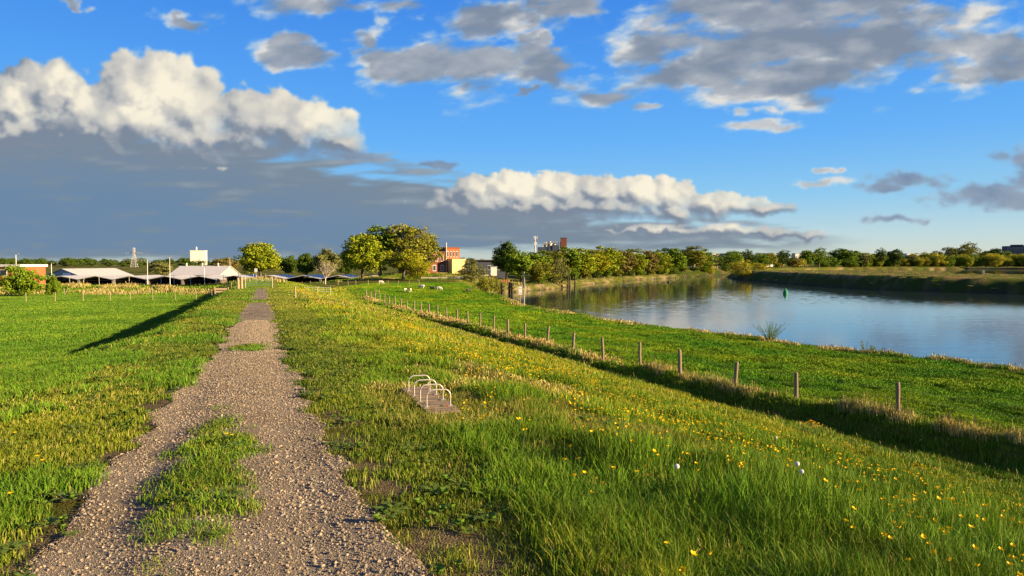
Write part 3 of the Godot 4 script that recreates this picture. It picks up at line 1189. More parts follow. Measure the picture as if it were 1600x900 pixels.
	for q in [[1250, 743, "tallest of a pair in the slope grass", 0.40], [1257, 752, "shorter one of a pair in the slope grass", 0.34], [1060, 740, "alone among foreground buttercups", 0.33], [1216, 688, "near a yellow flower clump below the fence", 0.36], [1444, 692, "in the shaded hollow before the fence", 0.4], [1363, 586 + 60, "beside the fence shadow edge", 0.35]]:
		var top_d := 4.0
		var p := look_down(q[0], q[1] + 1110.0 * q[3] / look_down(q[0], q[1] + 40.0).length())
		var o := thing("dandelion_clock", "round white dandelion seed head " + q[2], "flower", p, 0.0, "dandelion clocks")
		put("stem", stem_mesh(q[3], 0.03, 0.0028), stem_m, o)
		var st := tool()
		for i in 70:
			var y := 1.0 - 2.0 * (i + 0.5) / 70.0
			var a := i * 2.39996
			var dir := Vector3(sqrt(1.0 - y * y) * cos(a), y, sqrt(1.0 - y * y) * sin(a))
			var side := dir.cross(Vector3(0.3, 0.8, 0.5)).normalized() * 0.0055
			var up := dir.cross(side).normalized() * 0.006
			var c := dir * 0.019
			tri(st, c - side, c + side, c + up, dir)
			tri(st, c - side, c + side, c - up, dir)
			tri(st, Vector3.ZERO, c, c + side * 0.25, up)
		put("seed_head", st.commit(), mats["clock_fluff"], o).position.y = q[3]


func rosette(r: RandomNumberGenerator, leaves: int, length: float, wide: float, rise: float, c: Color) -> ArrayMesh:
	var v := PackedVector3Array()
	var nm := PackedVector3Array()
	var cl := PackedColorArray()
	var ix := PackedInt32Array()
	for i in leaves:
		var a := TAU * i / leaves + r.randf_range(-0.4, 0.4)
		var dir := Vector3(cos(a), 0, sin(a))
		var side := Vector3(-sin(a), 0, cos(a))
		var l := length * r.randf_range(0.6, 1.15)
		var up := rise * r.randf_range(0.5, 1.2)
		var col := c * r.randf_range(0.8, 1.2)
		var k := v.size()
		for q in [[0.0, 0.1, 0.0], [0.35, 0.8, 0.75], [0.7, 1.0, 1.0], [1.0, 0.05, 0.8]]:
			var p: Vector3 = dir * l * q[0] + Vector3.UP * up * q[2]
			v.append(p - side * wide * q[1])
			v.append(p + side * wide * q[1])
			for j in 2:
				nm.append((Vector3.UP - dir * (up / length) * (0.8 if q[0] < 0.5 else -0.4)).normalized())
				cl.append(col)
		for q in 3:
			var b := k + q * 2
			ix.append_array([b, b + 2, b + 1, b + 1, b + 2, b + 3])
	return array_mesh(v, nm, cl, ix)


func broad_leaves(r: RandomNumberGenerator) -> void:
	var kinds := [[rosette(r, 9, 0.10, 0.016, 0.035, Color(0.10, 0.15, 0.02)), 1500, "plantain_rosettes", "small broad-leaved rosettes in the trodden verge grass"], [rosette(r, 11, 0.18, 0.022, 0.13, Color(0.075, 0.13, 0.016)), 260, "dock_leaves", "darker broad dock leaves among the slope and field grass"], [rosette(r, 5, 0.045, 0.020, 0.05, Color(0.10, 0.17, 0.02)), 3200, "clover_leaves", "small clover leaves scattered through the short grass"]]
	for q in kinds:
		var where := []
		for i in int(q[1]):
			var s := 2.0 + pow(r.randf(), 1.4) * 24.0
			var t := r.randf_range(-6.0, 3.2) if q[2] != "dock_leaves" else r.randf_range(-9.0, 12.0)
			if t > path_half(s, -1.0) + 0.03 and t < path_half(s, 1.0) - 0.03 and islet(s, t) < 0.2 or in_rack(s, t):
				continue
			if q[2] == "dock_leaves" and (absf(t) < 2.4 or s < 7.0):
				continue
			var p := st_to_world(s, t)
			if n_mid.get_noise_2d(p.x * 0.9 + 70.0, p.y * 0.9) < r.randf_range(-0.3, 0.35):
				continue
			where.append(Transform3D(Basis(Vector3.UP, r.randf() * TAU).scaled(Vector3.ONE * r.randf_range(0.7, 1.3)), Vector3(p.x, height(p.x, p.y) + 0.015 + (0.04 if islet(s, t) > 0.2 else 0.0), -p.y)))
		stuff(q[2], copies(q[0], where, PackedColorArray(), mats["grass"]), q[3], "plants")


# ---------- things near by ----------
const RACK_S := 8.46
const RACK_T := 2.0
const RACK_L := 1.75
const RACK_W := 0.40


func in_rack(s: float, t: float) -> bool:
	return s > RACK_S - 0.32 and s < RACK_S + RACK_L - 0.30 and absf(t - RACK_T) < RACK_W * 0.5 - 0.02


func near_things() -> void:
	bicycle_rack()
	pasture_fence()
	left_fences()
	riverside_plants()
	sheep()


func bicycle_rack() -> void:
	var a := st_to_world(RACK_S, RACK_T)
	var yaw := atan2(-UX, UD)      # the rack's long side runs with the path
	var b := st_to_world(RACK_S + 1.2, RACK_T)
	var ya := height(a.x, a.y)
	var yb := height(b.x, b.y)
	var o := thing("bicycle_rack", "galvanised four-hoop bicycle rack on a weathered board platform in the grass", "bicycle rack", Vector3(a.x, maxf(ya, yb) + 0.04, -a.y), yaw)
	var deck := Node3D.new()
	deck.name = "platform"
	o.add_child(deck)
	var z := 0.28
	var k := 0
	while z > -RACK_L + 0.30:
		var w := 0.118
		var m := put("board", board_mesh(Vector3(RACK_W, 0.035, w - 0.010)), mats["board"], deck)
		m.position = Vector3(rng.randf_range(-0.008, 0.008), 0.02 + rng.randf_range(-0.003, 0.003), z - w * 0.5)
		m.rotation.y = rng.randf_range(-0.012, 0.012)
		z -= w
		k += 1
	for sx in [-0.15, 0.15]:
		put("beam", box_mesh(Vector3(sx, -0.055, -0.58), Vector3(0.06, 0.11, 1.7)), mats["dark_wood"], deck)
	for i in 4:
		var zz := -0.02 - i * 0.385
		var hh := 0.245
		var hw := 0.148
		var pts := [Vector3(-hw, 0.03, zz), Vector3(-hw, hh - 0.085, zz)]
		for q in 6:
			var ang := PI - PI * 0.5 * (q + 1) / 6.0
			pts.append(Vector3(-hw + 0.08 + cos(ang) * 0.08, hh - 0.08 + sin(ang) * 0.08, zz))
		for q in 6:
			var ang := PI * 0.5 - PI * 0.5 * (q + 1) / 6.0
			pts.append(Vector3(hw - 0.08 + cos(ang) * 0.08, hh - 0.08 + sin(ang) * 0.08, zz))
		pts.append(Vector3(hw, 0.03, zz))
		var radii := []
		for q in pts.size():
			radii.append(0.0095)
		var hoop := put("hoop", tube_mesh(pts, radii, 10), mats["galvanised_steel"], o)
		for sx in [-hw, hw]:
			var plate := put("foot_plate", box_mesh(Vector3(sx, 0.042, zz), Vector3(0.055, 0.006, 0.045)), mats["galvanised_steel"], hoop)
	var shard := thing("clay_fragment", "small red clay fragment on the bicycle rack's platform", "fragment", o.position + Basis(Vector3.UP, yaw) * Vector3(0.09, 0.055, 0.02), 0.4)
	var piece := put("piece", rock(rng), mats["clay"], shard)
	piece.scale = Vector3(0.06, 0.03, 0.04)


func board_mesh(size: Vector3) -> ArrayMesh:
	var st := tool()
	var x := size.x * 0.5
	var y := size.y * 0.5
	var z := size.z * 0.5
	var c := 0.006
	var prof := [Vector2(-z, -y), Vector2(-z, y - c), Vector2(-z + c, y), Vector2(z - c, y), Vector2(z, y - c), Vector2(z, -y)]
	for i in prof.size():
		var p: Vector2 = prof[i]
		var q: Vector2 = prof[(i + 1) % prof.size()]
		var mid := (p + q) * 0.5
		quad(st, Vector3(-x, p.y, p.x), Vector3(x, p.y, p.x), Vector3(x, q.y, q.x), Vector3(-x, q.y, q.x), Vector3(0, mid.y, mid.x))
	for sx in [-x, x]:
		for i in range(1, prof.size() - 1):
			tri(st, Vector3(sx, prof[0].y, prof[0].x), Vector3(sx, prof[i].y, prof[i].x), Vector3(sx, prof[i + 1].y, prof[i + 1].x), Vector3(sx, 0, 0))
	return st.commit()


func post_mesh(h: float, r: float, sides := 9) -> ArrayMesh:
	var n := rng.randf() * 50.0
	var pts := []
	var radii := []
	for i in 6:
		var f := i / 5.0
		pts.append(Vector3(n_mid.get_noise_1d(n + f * 2.0) * 0.02, -0.3 + (h + 0.3) * f, n_mid.get_noise_1d(n + 20.0 + f * 2.0) * 0.02))
		radii.append(r * (1.06 - 0.10 * f + n_mid.get_noise_1d(n + 40.0 + f * 6.0) * 0.05))
	pts.append(pts[-1] + Vector3(0.003, 0.015, 0))
	radii.append(radii[-1] * 0.75)
	return tube_mesh(pts, radii, sides)


func run_fence(called: String, label: String, spots: Array, post_h: float, post_r: float, wire_heights: Array, wood: Material, group := "", wire_r := 0.0036) -> Node3D:
	var o := thing(called, label, "fence", spots[0], 0.0, group)
	var tops := []
	for i in spots.size():
		var h := post_h * rng.randf_range(0.92, 1.08)
		var m := put("post", post_mesh(h, post_r * rng.randf_range(0.85, 1.15)), wood, o)
		m.position = spots[i] - spots[0]
		m.rotation = Vector3(rng.randf_range(-0.08, 0.08), rng.randf() * TAU, rng.randf_range(-0.08, 0.08))
		tops.append(m.position)
	for wh in wire_heights:
		var pts := []
		var radii := []
		for i in tops.size():
			pts.append(tops[i] + Vector3(-post_r, wh, 0))
			radii.append(wire_r)
			if i < tops.size() - 1:
				pts.append((tops[i] + tops[i + 1]) * 0.5 + Vector3(-post_r, wh - 0.025, 0))
				radii.append(wire_r)
		put("wire", tube_mesh(pts, radii, 4), mats["wire"], o)
	return o


func pasture_fence() -> void:
	var spots := []
	for q in [[11.0, 24.0], [15.4, 22.9], [19.5, 21.6], [23.8, 20.8], [27.0, 20.15], [30.4, 19.45], [33.8, 19.1], [37.6, 18.8], [41.3, 18.5], [45.0, 18.25], [48.7, 17.95]]:
		var p := st_to_world(q[0], q[1])
		spots.append(ground_point(p.x, p.y))
	var s := 52.0
	while s < 112.0:
		var p := st_to_world(s, fence_t(s) + 0.05)
		spots.append(ground_point(p.x, p.y))
		s += 3.25
	run_fence("pasture_fence", "long weathered post and wire fence along the foot of the dike", spots, 1.28, 0.085, [0.4, 0.75, 1.08], mats["post_wood"])
	# its end runs a few posts towards the water
	spots = []
	for i in 4:
		var p := st_to_world(112.0 + i * 1.6, fence_t(112.0) + 0.4 + i * 0.9)
		spots.append(ground_point(p.x, p.y))
	run_fence("corner_fence", "short group of close-set posts at the far corner of the pasture fence", spots, 1.05, 0.06, [0.4, 0.8], mats["post_wood"])


func left_fences() -> void:
	var spots := []
	for q in [[-30, 78], [40, 79], [85, 80], [129, 81], [171, 82], [203, 84], [238, 86], [273, 88], [306, 84], [331, 82], [361, 88], [390, 96]]:
		spots.append(view_point(q[0], q[1]))
	run_fence("field_fence", "thin stake and wire fence across the low green field", spots, 1.15, 0.035, [0.5, 0.95], mats["pale_wood"])
	spots = []
	for x in [0, 30, 62, 100, 130, 156, 183, 210, 234, 259, 282, 305, 325, 345, 360]:
		spots.append(view_point(x, 108.0))
	run_fence("bank_fence", "row of short pale stakes at the foot of the weedy bank", spots, 0.95, 0.04, [0.4, 0.8], mats["pale_wood"])
	spots = []
	for i in 14:
		spots.append(view_point(82.0 + i * 24.0 + rng.randf_range(-3, 3), 126.0))
	run_fence("mesh_fence", "tall grey-posted wire fence on top of the weedy bank before the sheds", spots, 1.75, 0.04, [0.5, 1.0, 1.6], mats["galvanised_steel"], "", 0.006)
	spots = []
	for x in [472, 485, 505, 528, 544, 556, 575, 592, 606, 622, 640, 655]:
		spots.append(view_point(x, 138.0 + rng.randf_range(-1, 1)))
	run_fence("pasture_end_fence", "low pale stake fence in front of the big spring-green trees", spots, 1.0, 0.045, [0.5, 0.85], mats["pale_wood"])
	# leaning stake, marker stake beside the path
	var stake := thing("leaning_stake", "pale stake leaning over beside the left bush", "stake", view_point(99, 106), 0.0)
	var m := put("stake", post_mesh(1.3, 0.06), mats["pale_wood"], stake)
	m.rotation.z = -0.55
	var p := look_down(461, 467)
	put("stake", post_mesh(0.85, 0.05), mats["pale_wood"], thing("marker_stake", "single pale marker stake on the slope edge near the path", "stake", p))
	# the gate at the end of the path
	var g := st_to_world(86.0, -0.6)
	var gy := height(g.x, g.y)
	var gate := thing("field_gate", "green tubular field gate closing the far end of the path", "gate", Vector3(g.x, gy, -g.y), atan2(-UX, UD))
	for x in [-1.45, 1.45]:
		put("stile", tube_mesh([Vector3(x, 0.0, 0), Vector3(x, 1.25, 0)], [0.045, 0.045], 6), mats["galvanised_steel"], gate)
	for y in [0.3, 0.55, 0.8, 1.05]:
		put("rail", tube_mesh([Vector3(-1.45, y, 0), Vector3(1.45, y, 0)], [0.028, 0.028], 6), mats["gate_green"], gate)
	put("brace", tube_mesh([Vector3(-1.45, 0.3, 0.03), Vector3(1.45, 1.05, 0.03)], [0.02, 0.02], 5), mats["gate_green"], gate)
	for q in [[-2.6, 1.35], [-2.95, 1.3]]:
		var e := st_to_world(84.2 + q[0] * 0.2, q[0] + 0.2)
		put("post", post_mesh(q[1], 0.15, 8), mats["pale_wood"], thing("gate_post", "stout pale timber post beside the path gate", "post", ground_point(e.x, e.y), 0.0, "stout gate posts"))
	var e := st_to_world(87.0, -4.6)
	var hurdle := thing("wooden_hurdle", "low pale timber hurdle left of the gate posts", "fence", ground_point(e.x, e.y), atan2(-UX, UD))
	for y in [0.2, 0.5, 0.8]:
		put("plank", box_mesh(Vector3(0, y, 0), Vector3(1.5, 0.2, 0.05)), mats["pale_wood"], hurdle)
	for x in [-0.7, 0.7]:
		put("upright", box_mesh(Vector3(x, 0.5, 0.05), Vector3(0.12, 1.05, 0.045)), mats["pale_wood"], hurdle)
	e = st_to_world(88.0, 6.0)
	var rail := thing("metal_barrier", "low grey metal barrier in the grass right of the gate", "barrier", ground_point(e.x, e.y), atan2(-UX, UD))
	for y in [0.25, 0.5, 0.75]:
		put("rail", tube_mesh([Vector3(-1.5, y, 0), Vector3(1.5, y, 0)], [0.03, 0.03], 5), mats["galvanised_steel"], rail)
	for x in [-1.5, 0.0, 1.5]:
		put("upright", tube_mesh([Vector3(x, -0.1, 0), Vector3(x, 0.85, 0)], [0.04, 0.04], 5), mats["galvanised_steel"], rail)
	e = st_to_world(92.0, -3.0)
	var sign := thing("gate_sign", "small white square sign on a thin post behind the gate", "sign", view_point(400, 100))
	put("post", tube_mesh([Vector3(0, -0.2, 0), Vector3(0, 2.0, 0)], [0.03, 0.03], 5), mats["galvanised_steel"], sign)
	put("panel", box_mesh(Vector3(0, 1.85, 0.04), Vector3(0.4, 0.5, 0.02)), mats["white_paint"], sign)


func riverside_plants() -> void:
	# leafy upright weed against the water, and a smaller bent one
	for q in [[1205, 531, 1.9, 34, 0.85, "bushy upright green weed standing on the river bank edge"], [1372, 553, 0.75, 9, 1.0, "small drooping green weed on the river bank"], [1355, 551, 1.05, 4, 0.3, "thin yellowish stalk beside the drooping bank weed"]]:
		var d := 66.0
		var x: float = (q[0] - 800.0) / 1110.0 * d
		for i in 300:
			d = 40.0 + i * 0.1
			x = (q[0] - 800.0) / 1110.0 * d
			if bank(x, d) < 1.4:
				break
		var o := thing("bank_weed", q[5], "plant", ground_point(x, d))
		var st := tool()
		var lf := tool()
		for i in int(q[3]):
			var a := rng.randf() * TAU
			var lean: float = q[4] * rng.randf_range(0.1, 1.0)
			var h: float = q[2] * rng.randf_range(0.55, 1.0)
			var dir := Vector3(cos(a) * lean, 1.0, sin(a) * lean).normalized()
			var base := Vector3(cos(a), 0, sin(a)) * 0.12
			var tip := base + dir * h + Vector3(cos(a), 0, sin(a)) * lean * h * 0.25
			tube(st, [base - Vector3(0, 0.1, 0), base + dir * h * 0.55, tip], [0.014, 0.011, 0.006], 4)
			for j in 26:
				var f := rng.randf_range(0.1, 1.0)
				var c := base.lerp(tip, f)
				var la := rng.randf() * TAU
				var out := Vector3(cos(la), 0.5, sin(la)).normalized() * 0.17
				var side := out.cross(Vector3.UP).normalized() * 0.03
				tri(lf, c - side, c + side, c + out, Vector3.UP)
		put("stalks", st.commit(), mats["flower_stem"], o)
		var green := foliage("weed_leaf", lin(0.10, 0.17, 0.025))
		green.vertex_color_use_as_albedo = false
		put("leaves", lf.commit(), green, o)
	# dock-like yellow clump on the slope, in front of the fence
	var p := look_down(1272, 690)
	var clump := thing("ragwort_clump", "rounded clump of dense yellow flowers below the fence", "plant", p)
	var stc := tool()
	var heads := tool()
	for i in 34:
		var a := rng.randf() * TAU
		var r := sqrt(rng.randf()) * 0.28
		var top := Vector3(cos(a) * r, 0.5 - r * 0.4 + rng.randf_range(-0.05, 0.05), sin(a) * r)
		tube(stc, [Vector3(cos(a), 0, sin(a)) * 0.05, top], [0.004, 0.003], 4)
		for j in 5:
			var c := top + Vector3(rng.randf_range(-0.035, 0.035), rng.randf_range(0, 0.03), rng.randf_range(-0.035, 0.035))
			for k in 5:
				var b0 := TAU * k / 5.0
				tri(heads, c, c + Vector3(cos(b0), 0.3, sin(b0)) * 0.014, c + Vector3(cos(b0 + 1.25), 0.3, sin(b0 + 1.25)) * 0.014, Vector3.UP)
	put("stems", stc.commit(), mats["flower_stem"], clump)
	var gold := mat("gold_petal", lin(0.8, 0.47, 0.01), 0.7)
	put("flower_heads", heads.commit(), gold, clump)


# ---------- sheep: one continuous body meshed from a distance field ----------
func capsule(p: Vector3, a: Vector3, b: Vector3, ra: float, rb: float) -> float:
	var ab := b - a
	var f := clampf((p - a).dot(ab) / ab.length_squared(), 0, 1)
	return p.distance_to(a + ab * f) - lerpf(ra, rb, f)


func field_of(p: Vector3, bones: Array, soft: float) -> float:
	var e := 0.0
	for b in bones:
		e += exp(-capsule(p, b[0], b[1], b[2], b[3]) / soft)
	return -log(maxf(e, 1e-30)) * soft


func surface_net(bones: Array, lo: Vector3, hi: Vector3, cell: float, soft: float) -> ArrayMesh:
	var nx := int((hi.x - lo.x) / cell) + 1
	var ny := int((hi.y - lo.y) / cell) + 1
	var nz := int((hi.z - lo.z) / cell) + 1
	var val := PackedFloat32Array()
	val.resize(nx * ny * nz)
	for k in nz:
		for j in ny:
			for i in nx:
				val[(k * ny + j) * nx + i] = field_of(lo + Vector3(i, j, k) * cell, bones, soft)
	var spot := {}
	var v := PackedVector3Array()
	var nm := PackedVector3Array()
	var steps := [1, nx, nx * ny]
	for k in nz - 1:
		for j in ny - 1:
			for i in nx - 1:
				var id := (k * ny + j) * nx + i
				var sum := Vector3.ZERO
				var hits := 0
				for axis in 3:
					for c in 4:
						var o := [c & 1, c >> 1]
						var q := Vector3i.ZERO
						q[(axis + 1) % 3] = o[0]
						q[(axis + 2) % 3] = o[1]
						var a := id + q.x + q.y * nx + q.z * nx * ny
						var b: int = a + steps[axis]
						if (val[a] < 0.0) != (val[b] < 0.0):
							var e := Vector3(q)
							e[axis] = val[a] / (val[a] - val[b])
							sum += e
							hits += 1
				if hits:
					spot[id] = v.size()
					var p := lo + (Vector3(i, j, k) + sum / hits) * cell
					v.append(p)
					var h := cell * 0.5
					var g := Vector3(field_of(p + Vector3(h, 0, 0), bones, soft) - field_of(p - Vector3(h, 0, 0), bones, soft), field_of(p + Vector3(0, h, 0), bones, soft) - field_of(p - Vector3(0, h, 0), bones, soft), field_of(p + Vector3(0, 0, h), bones, soft) - field_of(p - Vector3(0, 0, h), bones, soft))
					nm.append(g.normalized())
	var ix := PackedInt32Array()
	for id in spot:
		for axis in 3:
			var b: int = id + steps[axis]
			if b >= val.size() or (val[id] < 0.0) == (val[b] < 0.0):
				continue
			var u: int = steps[(axis + 1) % 3]
			var w: int = steps[(axis + 2) % 3]
			if not (spot.has(id - u) and spot.has(id - w) and spot.has(id - u - w)):
				continue
			var q := [spot[id], spot[id - u], spot[id - u - w], spot[id - w]]
			var n := (v[q[1]] - v[q[0]]).cross(v[q[2]] - v[q[0]])
			if n.dot(nm[q[0]] + nm[q[2]]) < 0.0:
				ix.append_array([q[0], q[1], q[2], q[0], q[2], q[3]])
			else:
				ix.append_array([q[0], q[2], q[1], q[0], q[3], q[2]])
	return array_mesh(v, nm, PackedColorArray(), ix)


func sheep() -> void:
	var V := func(x: float, y: float, z: float) -> Vector3: return Vector3(x, y, z)
	var grazing := [
		[V.call(-0.36, 0.62, 0), V.call(0.0, 0.60, 0), 0.235, 0.255], [V.call(0.0, 0.60, 0), V.call(0.34, 0.60, 0), 0.255, 0.22],
		[V.call(0.38, 0.62, 0), V.call(0.62, 0.36, 0), 0.14, 0.095], [V.call(0.62, 0.36, 0), V.call(0.72, 0.12, 0.0), 0.088, 0.05],
		[V.call(0.60, 0.40, 0.05), V.call(0.58, 0.40, 0.17), 0.03, 0.018], [V.call(0.60, 0.40, -0.05), V.call(0.58, 0.40, -0.17), 0.03, 0.018],
		[V.call(-0.56, 0.66, 0), V.call(-0.66, 0.42, 0), 0.05, 0.03]]
	for z in [-0.12, 0.12]:
		grazing.append([V.call(0.28, 0.46, z), V.call(0.29, 0.24, z), 0.075, 0.042])
		grazing.append([V.call(0.29, 0.24, z), V.call(0.27, 0.02, z), 0.038, 0.034])
		grazing.append([V.call(-0.34, 0.50, z), V.call(-0.26, 0.34, z), 0.12, 0.06])
		grazing.append([V.call(-0.26, 0.34, z), V.call(-0.38, 0.24, z), 0.055, 0.040])
		grazing.append([V.call(-0.38, 0.24, z), V.call(-0.36, 0.02, z), 0.038, 0.034])
	var lying := [
		[V.call(-0.34, 0.26, 0), V.call(0.28, 0.26, 0), 0.25, 0.24], [V.call(0.30, 0.34, 0), V.call(0.50, 0.55, 0), 0.14, 0.09], [V.call(0.50, 0.58, 0), V.call(0.70, 0.50, 0.0), 0.085, 0.05],
		[V.call(0.48, 0.60, 0.05), V.call(0.46, 0.60, 0.16), 0.03, 0.018], [V.call(0.48, 0.60, -0.05), V.call(0.46, 0.60, -0.16), 0.03, 0.018],
		[V.call(0.30, 0.08, 0.18), V.call(0.56, 0.05, 0.20), 0.06, 0.035], [V.call(-0.20, 0.08, 0.26), V.call(0.10, 0.05, 0.28), 0.07, 0.04]]
	var g := surface_net(grazing, Vector3(-0.78, -0.04, -0.36), Vector3(0.82, 0.96, 0.36), 0.04, 0.022)
	var l := surface_net(lying, Vector3(-0.68, -0.04, -0.36), Vector3(0.82, 0.76, 0.40), 0.04, 0.022)
	for q in [[595, 458, 0, 0, 0.2, "cream grazing sheep standing alone nearest the pasture's corner posts"], [633, 465, 0, 0, 1.4, "white sheep seen end-on, left one of a close pair"], [641, 465, 0, 0, 1.7, "white sheep seen end-on, right one of a close pair"], [659, 462, 0, 0, 3.0, "white sheep grazing alone between the pair and the dark sheep"],
			[676, 462, 1, 1, 2.9, "dark brown sheep lying beside a cream grazing one"], [686, 463, 0, 0, 0.0, "cream sheep grazing right beside the dark lying sheep"], [732, 463, 1, 1, 0.3, "dark sheep lying apart towards the river"]]:
		var p := view_point(q[0], 1110.0 * 6.1 / (q[1] - 410.0))
		var o := thing("sheep", q[5], "sheep", p + Vector3(0, 0.03, 0), q[4], "sheep on the pasture")
		put("body", l if q[2] else g, mats["dark_fleece" if q[3] else "fleece"], o).scale = Vector3.ONE * 0.88


# ---------- trees ----------
# kind: crown centre height, half width, half height, clumps, clump radius, leaves per clump, leaf size, trunk radius, limbs (for a tree 10 m tall)
const KINDS_OF_TREE := {
	"round": [5.5, 4.2, 4.3, 120, 1.15, 80, 0.31, 0.28, 9],
	"tall": [5.2, 3.2, 4.9, 110, 1.05, 80, 0.31, 0.26, 9],
	"sparse": [5.8, 4.5, 4.2, 120, 0.95, 48, 0.27, 0.30, 26],
	"bush": [4.4, 6.2, 5.4, 90, 1.5, 80, 0.40, 0.2, 6],
	"willow": [4.4, 4.8, 5.2, 80, 1.15, 75, 0.32, 0.2, 8],
	"bare": [6.4, 3.6, 3.6, 40, 0.8, 16, 0.2, 0.20, 40],
}
var tree_meshes := {}


func grow(kind: String, variant: int) -> Array:
	var id := kind + str(variant)
	if tree_meshes.has(id):
		return tree_meshes[id]
	var spec: Array = KINDS_OF_TREE[kind]
	var r := RandomNumberGenerator.new()
	r.seed = hash(id)
	var lump := FastNoiseLite.new()
	lump.seed = r.randi() % 1000
	lump.frequency = 0.16
	var v := PackedVector3Array()
	var nm := PackedVector3Array()
	var cl := PackedColorArray()
	var ix := PackedInt32Array()
	var centres := []
	while centres.size() < spec[3]:
		var dir := Vector3(r.randfn(), r.randfn(), r.randfn()).normalized()
		var far := pow(r.randf(), 0.42)
		var p := dir * far
		if p.y < -0.75 and r.randf() < 0.5 and kind != "bush" and kind != "willow":
			continue
		var swell := 0.95 + lump.get_noise_3dv(dir * 5.0) * 0.42
		p *= swell
		centres.append(Vector3(p.x * spec[1], maxf(spec[0] + p.y * spec[2], 0.5), p.z * spec[1]) * Vector3(0.86, 0.9, 0.86) + Vector3(0, 0.5, 0))
	for c in centres:
		var cr: float = spec[4] * r.randf_range(0.6, 1.25)
		var hue := r.randf_range(0.8, 1.22)
		var warm := r.randf_range(0.88, 1.14)
		for i in int(spec[5]):
			var dir := Vector3(r.randfn(), r.randfn() * 0.8, r.randfn()).normalized()
			var p: Vector3 = c + dir * cr * pow(r.randf(), 0.4) * Vector3(1, 0.8, 1)
			var n := (dir + Vector3(r.randfn(), r.randfn(), r.randfn()) * 0.55).normalized()
			var side := n.cross(Vector3(r.randfn(), r.randfn(), r.randfn())).normalized()
			var up := n.cross(side)
			if kind == "willow":
				up = (up * 0.4 + Vector3.UP * 0.9 + Vector3(dir.x, 0, dir.z) * 0.5).normalized()
				side = up.cross(n).normalized()
			var sz: float = spec[6] * r.randf_range(0.6, 1.35)
			var k := v.size()
			var wide := 0.28 if kind == "willow" else 0.5
			v.append_array([p - up * sz * 0.6, p + side * sz * wide + n * sz * 0.1, p + up * sz * 0.6, p - side * sz * wide + n * sz * 0.1])
			var j := r.randf_range(0.85, 1.15) * hue
			for q in 4:
				nm.append(n)
				cl.append(Color(j * warm, j, j))
			ix.append_array([k, k + 2, k + 1, k, k + 3, k + 2])
	var st := tool()
	var tr: float = spec[7]
	var fork: float = spec[0] * 0.45
	var bend := Vector3(r.randf_range(-0.3, 0.3), 0, r.randf_range(-0.3, 0.3))
	var low := Vector3(0, -0.4, 0)
	tube(st, [low, Vector3(0, 0.4, 0), bend * 0.5 + Vector3(0, fork, 0), bend + Vector3(0, spec[0], 0), bend + Vector3(0, spec[0] + spec[2] * 0.6, 0)], [tr * 1.25, tr, tr * 0.75, tr * 0.4, tr * 0.12], 7)
	for i in int(spec[8]):
		var c: Vector3 = centres[i * centres.size() / int(spec[8])]
		var from := bend * 0.6 + Vector3(0, lerpf(fork * 0.8, spec[0], r.randf()), 0)
		var knee := from.lerp(c, 0.5) + Vector3(0, -0.25, 0)
		tube(st, [from, knee, c], [tr * 0.42, tr * 0.27, tr * 0.08], 5)
		if kind == "bare" or kind == "sparse":
			for q in 3:
				var e := c + Vector3(r.randfn(), absf(r.randfn()) * 0.8, r.randfn()) * 0.8
				tube(st, [knee.lerp(c, 0.4), e], [tr * 0.14, tr * 0.04], 4)
	tree_meshes[id] = [st.commit(), array_mesh(v, nm, cl, ix)]
	return tree_meshes[id]


func tree(called: String, label: String, category: String, kind: String, variant: int, leaf: String, px: float, d: float, top: float, width: float, group := "", bark := "bark") -> Node3D:
	var p := view_point(px, d)
	var h := level_at(top, d) - p.y
	var spec: Array = KINDS_OF_TREE[kind]
	var w: float = width * d / 1110.0 / (spec[1] * 2.05)
	var o := thing(called, label, category, p, rng.randf() * TAU, group)
	var m := grow(kind, variant)
	var full: float = (spec[0] + spec[2] * 1.02)
	var a := put("trunk", m[0], mats[bark], o)
	var b := put("crown", m[1], mats[leaf], o)
	for q in [a, b]:
		q.scale = Vector3(w, h / full, w)
	return o


